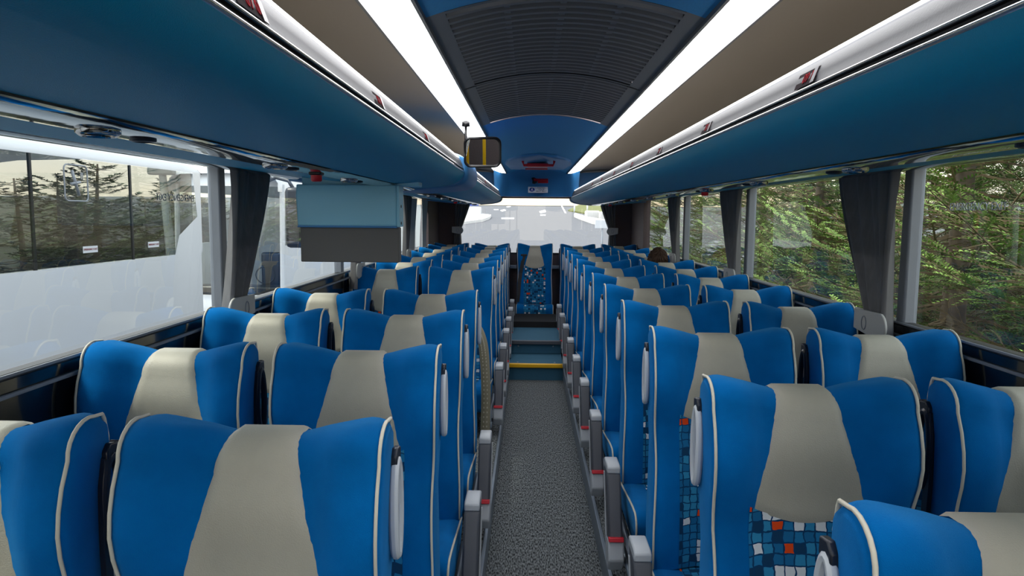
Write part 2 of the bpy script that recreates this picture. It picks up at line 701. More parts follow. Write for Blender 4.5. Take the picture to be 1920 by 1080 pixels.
# ribbed air grilles, one thing each
for gi, (a, b) in enumerate(((1.74, 2.71), (2.73, 3.80))):
    root = empty('ceiling_grille', (0, (a + b) / 2, 1.96))
    tag(root, ['dark ribbed ceiling grille nearest the camera', 'dark ribbed ceiling grille next to the plain blue ceiling'][gi],
        'ceiling grille', 'ribbed grilles in the middle of the ceiling')
    cy = (a + b) / 2

    def L_(m_):
        m_.v = [(x, y - cy, z - 1.96) for x, y, z in m_.v]
        return m_
    p = MB()
    p.grid([[(x, y, arch(x) + 0.020) for x in XA] for y in (a, b)])
    L_(p).build('backing', 'rib_slot', root, smooth=True)
    fr_ = MB()
    for x0, x1 in ((-0.33, -0.285), (0.285, 0.33)):
        xs = [x0 + (x1 - x0) * k / 3 for k in range(4)]
        fr_.grid([[(x, y, arch(x)) for x in xs] for y in (a, b)])
    xs = [-0.285 + 0.57 * k / 14 for k in range(15)]
    for y0, y1 in ((a, a + 0.018), (b - 0.018, b)):
        fr_.grid([[(x, y, arch(x) - 0.001) for x in xs] for y in (y0, y1)])
    L_(fr_).build('frame', 'rib_dark', root, smooth=True)
    rb = MB()
    n = 18
    for k in range(n):
        y = a + 0.03 + (b - a - 0.06) * (k + 0.5) / n
        w_ = (b - a - 0.06) / n * 0.30
        sec = [(-w_, 0.010), (-w_ * 0.6, -0.002), (w_ * 0.6, -0.002), (w_, 0.010)]
        rb.grid([[(x, y + dy, arch(x) + dz) for dy, dz in sec] for x in xs])
    L_(rb).build('slat', 'rib_dark', root, smooth=False)['kind'] = 'stuff'
    jt = MB()
    for x in (-0.14, 0.0, 0.14):
        for k in range(n - 1):
            y = a + 0.03 + (b - a - 0.06) * (k + 1) / n
            jt.box(x - 0.008, x + 0.008, y - 0.008, y + 0.008, arch(x) + 0.001, arch(x) + 0.012)
    L_(jt).build('spacer', 'rib_joint', root)['kind'] = 'stuff'

# light strips
for s in (1, -1):
    root = empty('ceiling_light_strip', (s * 0.40, 3.0, 1.97))
    side = 'right' if s > 0 else 'left'
    tag(root, 'long glowing white light strip along the %s edge of the ceiling' % side, 'ceiling light', 'glowing strips beside the ceiling')
    segs = [(YF, 0.9), (0.9, 2.58), (2.58, 4.5), (4.5, 6.3), (6.3, 7.95)]
    for a, b in segs:
        m_ = MB()
        xs = [0.332 + (0.470 - 0.332) * k / 6 for k in range(7)]
        m_.grid([[(s * x - s * 0.40, y - 3.0, 1.958 + 0.030 * (x - 0.332) / 0.138 - 0.008 * sin(pi * (x - 0.332) / 0.138) - 1.97) for x in xs] for y in (a + 0.003, b - 0.003)])
        m_.build('diffuser', 'strip', root, smooth=True)
    fr_ = MB()
    for x, z in ((0.332, 1.962), (0.473, 1.990)):
        fr_.box(*sorted((s * (x - 0.004) - s * 0.40, s * (x + 0.004) - s * 0.40)), YF - 3.0, 7.95 - 3.0, z - 0.012 - 1.97, z + 0.02 - 1.97)
    fr_.build('frame', 'rib_dark', root)

# roof escape hatch with red handle
hatch = empty('roof_hatch', (0, 6.9, 1.99))
tag(hatch, 'blue roof escape hatch panel set in the ceiling near the rear', 'roof hatch')
m_ = MB()
out = [(-0.27, 0.55), (0.27, 0.55), (0.30, -0.35), (0.27, -0.62), (0.15, -0.74), (0, -0.78), (-0.15, -0.74), (-0.27, -0.62), (-0.30, -0.35)]
m_.add([(x, y, arch(x) - 1.99 - 0.014) for x, y in out] + [(x * 1.02, y * 1.02, arch(x) - 1.99) for x, y in out],
       [tuple(range(9))] + [(i, (i + 1) % 9, 9 + (i + 1) % 9, 9 + i) for i in range(9)])
m_.build('lid', 'rack_light', hatch, bevel=0)
m_ = MB().tube([(-0.14, -0.50, -0.01), (-0.13, -0.50, -0.05), (0.13, -0.50, -0.05), (0.14, -0.50, -0.01)], 0.012)
tag(m_.build('handle', 'red', hatch, smooth=True), 'red grip bar')
m_ = MB().box(-0.10, 0.09, -0.34, 0.06, -0.036, -0.022)
tag(m_.build('instruction_plate', 'red', hatch), 'small red plate')
m_ = MB().box(-0.12, 0.10, 0.30, 0.36, -0.036, -0.020)
m_.build('release_bar', 'red', hatch)

# rear bulkhead over the back window
bk = MB()
xs = [-0.47 + 0.94 * i / 20 for i in range(21)]
rows = []
for k in range(9):
    t_ = k / 8
    row = []
    for x in xs:
        edge = smooth01((abs(x) - 0.30) / 0.14)
        y = 8.02 + 0.30 * t_ - 0.22 * edge + 0.05 * sin(pi * t_)
        zt = 2.0 if abs(x) < 0.335 else 2.035 - 0.10 * smooth01((abs(x) - 1.0) / 0.26)
        z = (zt + (arch(x) - 1.962 if abs(x) < 0.33 else 0)) * (1 - t_) + 1.712 * t_
        row.append((x, y, z))
    rows.append(row)
bk.grid(rows)
# underside going back to the rear window
bk.grid([[(x, 8.30 - 0.22 * smooth01((abs(x) - 0.30) / 0.14), 1.712) for x in xs], [(x, 9.55, 1.75) for x in xs]])
struct(bk.build('trim_%d' % tn, 'rack_light', smooth=True))
tn += 1
bl = MB()
bl.box(-0.40, 0.40, 8.34, 8.38, 1.695, 1.712)
tag(bl.build('sunblind', 'wall_dark', bevel=0.003), 'dark rolled sunblind along the bottom of the rear bulkhead', 'blind')

# ------------------------------------------------------------------ seats
HB = 0.30   # cushion level above the seat platform
SH = 0.74   # backrest height
TH = 0.125


def halfw(z):
    q = z / SH
    return 0.2225 - 0.010 * sin(pi * min(1, max(0, (q - 0.10) / 0.72))) ** 2 + 0.0


def ztop(t):
    a = abs(t)
    z = 0.712 + 0.034 * max(0.0, min(1.0, (a - 0.29) / 0.53)) ** 0.85
    if a > 0.90:
        z -= 0.014 * (1 - sqrt(max(0, 1 - ((a - 0.90) / 0.10) ** 2)))
    return z


def front(t, z):
    """y of the front face at t in [-1,1] and height z"""
    a = abs(t)
    y = -0.115 + 0.115 * z / SH
    y -= 0.018 * sin(pi * min(1, z / 0.42))          # lumbar swell
    y -= 0.022 * math.exp(-((z - 0.60) / 0.09) ** 2)  # head swell
    wing = 0.020 + 0.036 * smooth01((z - 0.40) / 0.17) + 0.012 * (1 - smooth01(z / 0.30))
    y -= wing * smooth01((a - 0.34) / 0.42) * (1 - 0.35 * smooth01((z - 0.66) / 0.09))
    if a > 0.86:
        y += 0.024 * (1 - sqrt(max(0, 1 - ((a - 0.86) / 0.14) ** 2)))
    return y


def surf(t, s, off=0.0):
    """s in 0..1 front face, 1..2 round over the top; off pushes outwards"""
    zt = ztop(t)
    r = 0.055
    if s <= 1:
        z = (zt - r) * s
        return Vector((t * halfw(z), front(t, z) - off, z))
    th = (s - 1) * pi / 2
    z0 = zt - r
    return Vector((t * halfw(z0), front(t, z0) + r * 1.1 * (1 - cos(th)) - off * cos(th), z0 + r * sin(th) + off * sin(th)))


def back(t, z):
    return -0.115 + 0.115 * z / SH + TH - 0.03 * (abs(t) ** 4) - 0.035 * smooth01((z - 0.45) / 0.28)


def tz(v, dz=HB):
    return (v[0], v[1], v[2] + dz)


TS = [-1, -0.985, -0.95, -0.9, -0.84, -0.76, -0.66, -0.56, -0.46, -0.36, -0.24, -0.12, 0, 0.12, 0.24, 0.36, 0.46, 0.56, 0.66, 0.76, 0.84, 0.9, 0.95, 0.985, 1]
SS = [k / 18 for k in range(19)] + [1 + k / 6 for k in range(1, 7)]


def mesh_backrest():
    m_ = MB()
    rows = []
    for t in TS:
        row = [tz(surf(t, s)) for s in SS]
        zt = ztop(t)
        # over the top to the back then down
        yb = back(t, zt - 0.03)
        yt = row[-1][1]
        for k in range(1, 4):
            u = k / 4
            row.append((t * halfw(zt) * (1 - 0.02 * u), yt + (yb - 0.02 - yt) * u, row[len(SS) - 1][2] - 0.004 * u))
        for k in range(0, 9):
            z = (zt - 0.02) * (1 - k / 8)
            row.append((t * halfw(z) * 0.985, back(t, z) - (0.008 if k == 0 else 0), z + HB))
        rows.append(row)
    n = len(rows[0])
    m_.grid(rows)
    # close both flanks
    for ti in (0, len(TS) - 1):
        m_.f.append(tuple(ti * n + k for k in range(n)))
    m_.grid([[rows[i][0] for i in range(len(TS))], [rows[i][-1] for i in range(len(TS))]])
    return m_


def pad_w(z):
    u = max(0.0, min(1.0, (0.715 - z) / 0.27))
    return 0.062 + 0.065 * (0.25 * u * u * (3 - 2 * u) + 0.75 * u ** 0.95)


def mesh_pad():
    m_ = MB()
    rows = []
    NX = 14
    zc = ztop(0) - 0.055
    levels = [k / 14 for k in range(15)]
    slist = []
    for q in levels:
        slist.append(('z', q))
    for k in range(1, 6):
        slist.append(('a', 1 + k / 5))
    for kind, q in slist:
        row = []
        for i in range(NX + 1):
            u = -1 + 2 * i / NX
            if kind == 'z':
                zb = 0.462 - 0.038 * (1 - u * u) + 0.008 * abs(u) ** 6
                z = zb + (zc - zb) * q
                s = z / zc
            else:
                z = zc
                s = q
            w_ = pad_w(z if kind == 'z' else zc + 0.055 * sin((q - 1) * pi / 2))
            x = u * w_
            t = x / halfw(z)
            s2 = s if s > 1 else z / (ztop(t) - 0.055)
            edge = min(1, (1 - abs(u)) * 7)
            if kind == 'z':
                edge = min(edge, q * 10)
            off = 0.0012 + 0.006 * sqrt(max(0, edge))
            if kind == 'z' and edge <= 0:
                off = -0.001
            row.append(tz(surf(t, min(s2, s if s > 1 else 1.0) if s <= 1 else s2, off)))
        rows.append(row)
    # small flat strip back over the top
    last = rows[-1]
    rows.append([(v[0], v[1] + 0.03, v[2] - 0.001) for v in last])
    rows.append([(v[0], v[1] + 0.052, v[2] - 0.010) for v in last])
    m_.grid(rows)
    return m_


def grid_uv(o, nrow, ncol, fn):
    me = o.data
    uvl = me.uv_layers.new(name='UVMap')
    for lp in me.loops:
        v = me.vertices[lp.vertex_index].co
        uvl.data[lp.index].uv = fn(v, lp.vertex_index)


TILE = 0.0235


def mesh_insert():
    rows, uvs = [], []
    NX = 10
    for k in range(17):
        row = []
        for i in range(NX + 1):
            u = -1 + 2 * i / NX
            zt_ = 0.476 - 0.038 * (1 - u * u)
            z = zt_ * k / 16
            w_ = 0.132 + 0.004 * (1 - z / 0.44)
            x = u * w_
            off = 0.0008 + 0.0025 * min(1, (1 - abs(u)) * 6) ** 0.5
            t = x / halfw(z)
            row.append(tz(surf(t, z / (ztop(t) - 0.055), off)))
            uvs.append((x / TILE, z / TILE))
        rows.append(row)
    m_ = MB().grid(rows)
    m_.uvs = uvs
    return m_


def piping_pts(sgn):
    pts = []
    for s in [0.0] + [k / 18 for k in range(1, 19)] + [1 + k / 6 for k in range(1, 7)]:
        t = sgn * 0.955
        v = surf(t, s, 0.002)
        pts.append(tz((v[0] + sgn * 0.004, v[1], v[2])))
    e_ = pts[-1]
    t = sgn * 0.955
    zt = ztop(t)
    yb = back(t, zt - 0.03) - 0.02
    for u in (0.3, 0.6, 0.9):
        pts.append((e_[0], e_[1] + (yb - e_[1]) * u, e_[2] - 0.004 * u - 0.001))
    pts.append((e_[0] - sgn * 0.003, yb + 0.006, e_[2] - 0.016))
    pts.append((e_[0] - sgn * 0.004, back(t, zt - 0.05) - 0.003, zt - 0.05 + HB))
    pts.append((e_[0] - sgn * 0.006, back(t, zt - 0.10) - 0.006, zt - 0.10 + HB))
    return pts


CL = 0.44   # cushion length


def csurf(t, s, off=0.0):
    """cushion: s 0..1 along the top to the front, 1..2 rolled down the front"""
    a = abs(t)
    y0 = -0.10
    yf = y0 - CL
    W = 0.2225
    dz = -0.010 * (1 - smooth01((a - 0.5) / 0.3)) + 0.0
    if a > 0.88:
        dz -= 0.022 * (1 - sqrt(max(0, 1 - ((a - 0.88) / 0.12) ** 2)))
    if s <= 1:
        z = 0.0 + 0.035 * smooth01(s) + dz
        return Vector((t * W, y0 + (yf + 0.05 - y0) * s, z + off))
    if s <= 1.5:
        th = (s - 1) * pi
        return Vector((t * W, yf + 0.05 - (0.05 + off) * sin(th), 0.035 + dz - 0.05 * (1 - cos(th)) + off * cos(th)))
    u = (s - 1.5) * 2
    return Vector((t * W, yf - off + 0.03 * u, 0.035 + dz * (1 - u) - 0.05 - 0.115 * u))


CS = [k / 8 for k in range(9)] + [1 + k / 12 for k in range(1, 7)] + [1.5 + k / 8 for k in range(1, 5)]


def mesh_cushion():
    m_ = MB()
    rows = []
    for t in TS:
        row = [tz(csurf(t, s)) for s in CS]
        row.append((t * 0.215, -0.10 - CL + 0.06, HB - 0.11))
        row.append((t * 0.215, -0.06, HB - 0.12))
        row.append((t * 0.2225, -0.06, HB - 0.005))
        rows.append(row)
    m_.grid(rows)
    for ti in (0, len(TS) - 1):
        m_.f.append(tuple(ti * len(rows[0]) + k for k in range(len(rows[0]))))
    return m_


def mesh_cinsert():
    rows, uvs = [], []
    for s in CS:
        row = []
        for i in range(9):
            u = -1 + 2 * i / 8
            t = u * 0.132 / 0.2225
            v = csurf(t, s, 0.003)
            row.append(tz(v))
            L = (s * CL if s <= 1 else CL + (s - 1) * 0.17)
            uvs.append((v[0] / TILE, -L / TILE + 60))
        rows.append(row)
    m_ = MB().grid(rows)
    m_.uvs = uvs
    return m_


def build_uv(m_, name, mt, parent):
    o = m_.build(name, mt, parent, smooth=True)
    me = o.data
    uvl = me.uv_layers.new(name='UVMap')
    for lp in me.loops:
        uvl.data[lp.index].uv = m_.uvs[lp.vertex_index]
    return o


def make_seat(side, aisle, rear=False):
    """side: +1/-1 is the direction (x) of the aisle-facing flank of the seat"""
    root = empty('coach_seat', (0, 0, 0))
    mesh_backrest().build('backrest', 'velour', root, smooth='auto')
    tag(mesh_pad().build('headrest_pad', 'leather', root, smooth=True), 'grey leather head pad')
    build_uv(mesh_insert(), 'backrest_panel', 'mosaic', root)['label'] = 'blue, white and orange mosaic fabric panel'
    for s in (-1, 1):
        MB().tube(piping_pts(s), 0.0034, 6).build('piping', 'piping', root, smooth=True)
    mesh_cushion().build('seat_cushion', 'velour', root, smooth=True)
    build_uv(mesh_cinsert(), 'cushion_panel', 'mosaic', root)['label'] = 'mosaic fabric strip along the cushion'
    for s in (-1, 1):
        pts = []
        for q in CS:
            v = csurf(s * 0.985, q, 0.001)
            pts.append(tz(v))
        MB().tube(pts, 0.004, 6).build('cushion_piping', 'piping', root, smooth=True)
    # plastic back shell
    sh = MB()
    rows = []
    for k in range(9):
        z = 0.03 + (0.60 - 0.03) * k / 8
        rows.append([(t * 0.19, back(t * 0.85, z) + 0.002 + 0.012 * (1 - abs(t) ** 3), z + HB) for t in [-1, -0.9, -0.6, -0.3, 0, 0.3, 0.6, 0.9, 1]])
    sh.grid(rows)
    sh.build('back_shell', 'shell', root, smooth=True)
    # grab handle on the aisle flank, behind the backrest
    x = side * 0.2245
    gh = MB()
    zc, yc = 0.575, back(1, 0.575) + 0.004
    ring = []
    for k in range(28):
        a = 2 * pi * k / 28
        ring.append((x + side * 0.0, yc - 0.016 + 0.026 * cos(a), HB + zc + 0.088 * sin(a)))
    pts = ring + [ring[0]]
    gh.tube(pts, 0.009, 8, cap=False)
    # side plate carrying it
    zz = HB + zc
    if not aisle:
        pl_ = [(yc + 0.000, zz + 0.112), (yc + 0.012, zz + 0.108), (yc + 0.012, zz + 0.086), (yc - 0.016, zz + 0.078), (yc - 0.026, zz + 0.03), (yc - 0.028, zz - 0.08), (yc - 0.024, zz - 0.22),
               (yc - 0.045, zz - 0.22), (yc - 0.050, zz - 0.08), (yc - 0.047, zz + 0.04), (yc - 0.036, zz + 0.088)]
        gh.prism(pl_, 'x', *sorted((x - side * 0.008, x + side * 0.002)))
    tag(gh.build('grab_handle', 'handle_light' if aisle else 'handle_dark', root, smooth='auto', bevel=0.003),
        'light grey oval grip' if aisle else 'black oval grip')
    nt_ = MB()
    nt_.prism([(yc - 0.034, zz + 0.076), (yc + 0.006, zz + 0.084), (yc + 0.006, zz + 0.108), (yc - 0.020, zz + 0.112), (yc - 0.032, zz + 0.10)], 'x', *sorted((x - side * 0.008, x + side * 0.005)))
    nt_.build('grip_mount', 'handle_dark', root, bevel=0.003)
    # frame and leg
    fr_ = MB()
    fr_.box(-0.20, 0.20, -0.50, 0.0, HB - 0.165, HB - 0.125)
    fr_.box(-0.15, -0.11, -0.46, -0.05, HB - 0.19, HB - 0.15)
    fr_.box(0.11, 0.15, -0.46, -0.05, HB - 0.19, HB - 0.15)
    fr_.build('seat_frame', 'shell', root, bevel=0.004)
    lg_ = MB()
    xl = side * 0.10
    lg_.prism([(-0.36, 0.0), (-0.14, 0.0), (-0.18, HB - 0.165), (-0.32, HB - 0.165)], 'x', xl - 0.02, xl + 0.02)
    lg_.build('leg', 'seat_metal', root, bevel=0.004)
    if aisle:
        xs_ = side * 0.235
        rail = MB()
        rail.tube([(side * 0.225, -0.04, HB - 0.14), (side * 0.225, -0.50, HB - 0.14), (side * 0.222, -0.56, HB - 0.18), (side * 0.222, -0.56, HB - 0.27)], 0.014, 8)
        rail.tube([(side * 0.228, -0.10, HB - 0.22), (side * 0.228, -0.54, HB - 0.22)], 0.011, 8)
        rail.build('side_rail', 'seat_metal', root, smooth=True)
        # armrest folded down: light cap, dark padded bar, light housing with a red catch
        ax = side * 0.273
        w = 0.027
        zt_ = 0.524 - 0.10
        arm = MB()
        P0, P1 = Vector((0, -0.20, zt_)), Vector((0, -0.325, 0.165))
        poly = [(-0.185, zt_ - 0.030), (-0.285, zt_ - 0.030), (-0.305, zt_ - 0.06), (-0.400, 0.165), (-0.300, 0.150), (-0.205, zt_ - 0.12)]
        arm.prism(poly, 'x', ax - w, ax + w)
        a_ = arm.build('armrest', 'arm_dark', root, bevel=0.008)
        cp = MB()
        cp.prism([(-0.165, zt_ - 0.055), (-0.165, zt_ - 0.004), (-0.180, zt_), (-0.268, zt_), (-0.284, zt_ - 0.008), (-0.287, zt_ - 0.032), (-0.183, zt_ - 0.032)], 'x', ax - w * 0.96, ax + w * 0.96)
        cp.build('armrest_cap', 'arm_light', a_, bevel=0.005)
        hs = MB()
        hs.prism([(-0.300, 0.160), (-0.402, 0.172), (-0.430, 0.105), (-0.400, 0.055), (-0.330, 0.060)], 'x', ax - w * 1.12, ax + w * 1.12)
        hs.build('armrest_hinge', 'arm_light', a_, bevel=0.007)
        rd = MB()
        rd.prism([(-0.385, 0.182), (-0.408, 0.187), (-0.414, 0.172), (-0.39, 0.168)], 'x', ax - w * 1.06, ax + w * 1.06)
        tag(rd.build('release_catch', 'red', a_, bevel=0.002), 'red catch')
        sd = MB()
        sd.prism([(-0.20, zt_ - 0.05), (-0.21, zt_ - 0.05), (-0.325, 0.16), (-0.30, 0.16)], 'x', *sorted((ax + side * w, ax + side * (w + 0.004))))
        sd.build('armrest_side_strip', 'arm_light', a_)
    return root


ORD = ['first', 'second', 'third', 'fourth', 'fifth', 'sixth', 'seventh', 'eighth', 'ninth', 'tenth', 'eleventh', 'twelfth']
protos = {}


def place_seat(side, aisle, x, y, label, group, z=0.10):
    key = (side, aisle)
    if key not in protos:
        protos[key] = make_seat(side, aisle)
        o = protos[key]
    else:
        o = copy_tree(protos[key])
    o.location = (x, y, z)
    tag(o, label, 'seat', group)
    return o


XA_, XW_ = 0.537, 1.054
YR, YL, YE, PT = 0.8515, 1.1908, 4.8745, 0.72
for n in range(11):
    y = YR + PT * n
    place_seat(-1, True, XA_, y, 'coach seat by the aisle, %s row from the camera on the right' % ORD[n],
               'aisle seats right of the aisle')
    place_seat(-1, False, XW_, y, 'coach seat under the window, %s row from the camera on the right' % ORD[n],
               'window seats right of the aisle')
for n in range(4):
    y = YL + PT * n
    place_seat(1, True, -XA_, y, 'coach seat by the aisle, %s row from the camera on the left' % ORD[n],
               'aisle seats left of the aisle')
    place_seat(1, False, -XW_, y, 'coach seat under the window, %s row from the camera on the left' % ORD[n],
               'window seats left of the aisle')
for n in range(6):
    y = YE + PT * n
    place_seat(1, True, -XA_, y, 'coach seat by the aisle, %s row behind the stairwell on the left' % ORD[n],
               'aisle seats left of the aisle')
    place_seat(1, False, -XW_, y, 'coach seat under the window, %s row behind the stairwell on the left' % ORD[n],
               'window seats left of the aisle')
# rear bench row: five seats
YREAR = 9.02
for x, lb in ((-XW_, 'blue and grey coach seat in the back row, leftmost beside the dark rear corner panel'),
              (-XA_, 'blue and grey coach seat in the back row, directly left of the aisle'),
              (XA_, 'blue and grey coach seat in the back row, directly right of the aisle'),
              (XW_, 'blue and grey coach seat in the back row, rightmost beside the dark rear corner panel')):
    place_seat(1 if x < 0 else -1, False, x, YREAR, lb, 'back row seats')
mid = place_seat(-1, False, 0.0, YREAR - 0.05, 'middle back row seat facing the aisle with a dark seat belt hanging across it', 'back row seats')
mid.location = (0, YREAR - 0.05, 0.105)
# seat belt on the middle seat (a part of that seat)
bt = MB()
pts = [(-0.135, 0.60), (-0.155, 0.50), (-0.175, 0.38), (-0.190, 0.26), (-0.2, 0.10), (-0.21, 0.02)]
rows = []
for x, z in pts:
    yy = front(x / 0.2225, z) - 0.012
    rows.append([(x - 0.022, yy, z + HB), (x + 0.022, yy, z + HB), (x + 0.022, yy + 0.003, z + HB), (x - 0.022, yy + 0.003, z + HB)])
bt.grid(rows, close_v=True)
b_ = bt.build('seat_belt', 'belt', mid)
gd = MB()
gd.box(-0.175, -0.10, front(-0.6, 0.60) - 0.022, front(-0.6, 0.60) - 0.002, HB + 0.59, HB + 0.615)
gd.build('belt_guide', 'black', b_, bevel=0.004)

# ------------------------------------------------------------------ luggage racks
# profile in (half-width, z) : the blue shell from under the chrome bead outwards
def rack_shell_profile():
    return [(0.400, 1.706), (0.402, 1.697), (0.406, 1.686), (0.413, 1.676), (0.424, 1.666), (0.440, 1.656), (0.465, 1.647), (0.51, 1.638), (0.57, 1.631), (0.638, 1.626)]


def sweep(m_, s, prof, ys, shape=None, cx=0.95, cz=1.80):
    rows = []
    for y in ys:
        k = shape(y) if shape else 1.0
        rows.append([(s * (cx + (x - cx) * k), y, cz + (z - cz) * (k if k >= 1 else (0.25 + 0.75 * k))) for x, z in prof])
    m_.grid(rows)
    return rows


def make_rack(s, y0, y1, round_start, round_end, label, name='luggage_rack'):
    root = empty(name, (s * 0.85, (y0 + y1) / 2, 1.68))
    tag(root, label, 'luggage rack')
    off = Vector((s * 0.85, (y0 + y1) / 2, 1.68))

    def L_(m_):
        m_.v = [tuple(Vector(v) - off) for v in m_.v]
        return m_

    def shape(y):
        k = 1.0
        if round_end and y > y1 - round_end:
            u = (y - (y1 - round_end)) / round_end
            k = sqrt(max(0, 1 - u * u)) ** 0.9
        if round_start and y < y0 + round_start:
            u = ((y0 + round_start) - y) / round_start
            k = sqrt(max(0, 1 - u * u)) ** 0.9
        return max(k, 0.02)

    ys = [y0]
    if round_start:
        ys = [y0 + round_start * (1 - cos(pi / 2 * k / 10)) for k in range(11)]
    if round_end:
        ys += [y1 - round_end + round_end * sin(pi / 2 * k / 10) for k in range(11)]
    else:
        ys += [y1]
    m_ = MB()
    sweep(m_, s, rack_shell_profile(), ys, shape)
    L_(m_).build('shell', 'rack_blue', root, smooth=True)
    m_ = MB()
    sweep(m_, s, [(0.762, 1.625), (0.80, 1.627), (0.95, 1.641), (1.20, 1.671)], ys, shape, cx=1.0)
    L_(m_).build('outer_panel', 'rack_blue', root, smooth=True)
    m_ = MB()
    sweep(m_, s, [(0.640, 1.623), (0.652, 1.618), (0.68, 1.616), (0.72, 1.616), (0.75, 1.619), (0.762, 1.623)], ys, shape, cx=0.75)
    sv = L_(m_).build('service_panel', 'service', root, smooth=True)
    m_ = MB()
    sweep(m_, s, [(1.20, 1.671), (1.215, 1.665), (1.25, 1.665), (1.29, 1.674)], ys, shape, cx=1.25)
    L_(m_).build('window_rail', 'service', root, smooth=True)
    # lip panel, groove, chrome bead, led
    m_ = MB()
    sweep(m_, s, [(0.430, 1.778), (0.418, 1.766), (0.409, 1.745), (0.405, 1.728), (0.400, 1.722)], ys, shape)
    lip = L_(m_).build('lip_panel', 'lip_grey', root, smooth=True)
    m_ = MB()
    sweep(m_, s, [(0.400, 1.722), (0.406, 1.720), (0.406, 1.714), (0.400, 1.713)], ys, shape)
    L_(m_).build('groove', 'black', lip)
    m_ = MB()
    sweep(m_, s, [(0.401, 1.7135), (0.397, 1.712), (0.396, 1.709), (0.398, 1.706), (0.402, 1.705)], ys, shape)
    L_(m_).build('bead', 'chrome', lip, smooth=True)
    m_ = MB()
    sweep(m_, s, [(0.403, 1.7275), (0.400, 1.726), (0.3995, 1.723), (0.401, 1.7215)], ys, shape)
    L_(m_).build('upper_bead', 'chrome', lip, smooth=True)
    m_ = MB()
    ly0 = y0 + (round_start * 0.3 if round_start else 0)
    ly1 = y1 - (round_end * 1.0 if round_end else 0)
    m_.grid([[(s * x, y, z) for x, z in [(0.4325, 1.7795), (0.4295, 1.7825), (0.4255, 1.7815), (0.4235, 1.7755)]] for y in (ly0, ly1)])
    L_(m_).build('light_line', 'led', root)
    # tray floor and inner side
    m_ = MB()
    sweep(m_, s, [(0.432, 1.779), (0.44, 1.74), (0.50, 1.72), (0.90, 1.715), (1.285, 1.72)], ys, shape)
    L_(m_).build('tray', 'beige', root, smooth=True)
    # reading lights / air nozzles in the service panel
    y = y0 + 0.35
    k = 0
    while y < y1 - 0.15:
        for dx in (0.0,):  # lamp then nozzle
            nz = MB()
            M = Matrix.Translation((s * 0.70 - off.x, y - off.y, 1.616 - off.z)) @ Matrix.Rotation(pi, 4, 'X')
            nz.lathe([(0.030, -0.002), (0.030, 0.004), (0.024, 0.009), (0.019, 0.006), (0.012, 0.004), (0, 0.007)], 18, M)
            nz.build('reading_light', 'chrome', sv, smooth=True)
        nz = MB()
        M = Matrix.Translation((s * 0.70 - off.x, y + 0.12 - off.y, 1.616 - off.z)) @ Matrix.Rotation(pi, 4, 'X')
        nz.lathe([(0.020, -0.002), (0.020, 0.003), (0.014, 0.005), (0.010, 0.001), (0, 0.001)], 14, M)
        nz.build('air_nozzle', 'handle_dark', sv, smooth=True)
        y += PT
        k += 1
    return root, lip, off


rackR, lipR, offR = make_rack(1, YF, 8.35, 0, 0.0, 'long blue overhead luggage rack with grey lip and light line, right side of the coach')
rackL, lipL, offL = make_rack(-1, YF, 3.54, 0, 0.0, 'blue overhead luggage rack with rounded end, front left above the nearest seats')
rackL2, lipL2, offL2 = make_rack(-1, 4.20, 8.35, 0, 0.0, 'blue overhead luggage rack beyond the stairwell, rear left of the coach')


# lighter blue door header between the two left racks
def cap_band(name, s, y0, y1, prof, label=None, cat=None, rnd=0.12, solid=True):
    yc = (y0 + y1) / 2
    off = Vector((s * 0.85, yc, 1.66))
    root = empty(name, off)
    tag(root, label, cat)
    cx, cz = 0.95, 1.80
    m_ = MB()
    rows = []
    for y, k in [(y0, 0.965), (y0 + 0.01, 0.985), (y0 + 0.04, 1.0), (y1 - rnd, 1.0)] + [(y1 - rnd + rnd * sin(q * pi / 12), 1 - 0.16 * (1 - cos(q * pi / 12))) for q in range(1, 7)]:
        rows.append([(s * (cx + (x - cx) * k), y, cz + (z - cz) * k) for x, z in prof])
    m_.grid(rows)
    n = len(prof)
    last = len(m_.v) - n
    m_.f.append(tuple(range(last, last + n)))
    m_.f.append(tuple(range(0, n))[::-1])
    m_.v = [tuple(Vector(v) - off) for v in m_.v]
    m_.build('cover', 'rack_light', root, smooth='auto')
    return root


def make_header():
    prof = [(0.470, 1.81), (0.425, 1.795), (0.392, 1.775), (0.378, 1.74), (0.376, 1.70), (0.384, 1.672), (0.402, 1.652), (0.44, 1.638), (0.51, 1.628), (0.64, 1.618), (0.9, 1.625), (1.28, 1.66), (1.28, 1.79), (0.9, 1.81)]
    cap_band('door_header', -1, 3.545, 4.30, prof, 'smooth lighter blue rounded header panel over the stairwell between the two left racks', 'header panel', 0.2)


for s in (1, -1):
    prof = [(0.470, 1.995), (0.425, 1.90), (0.398, 1.80), (0.392, 1.74), (0.392, 1.70), (0.398, 1.676), (0.415, 1.656), (0.45, 1.642), (0.51, 1.630), (0.64, 1.618), (0.9, 1.625), (1.28, 1.66), (1.28, 1.90), (1.0, 2.02)]
    cap_band('rack_end_cap', s, 8.355, 8.62, prof, 'light blue rounded end cap closing the %s luggage rack at the rear' % ('right' if s > 0 else 'rear left'), 'rack end cap', 0.1)

make_header()


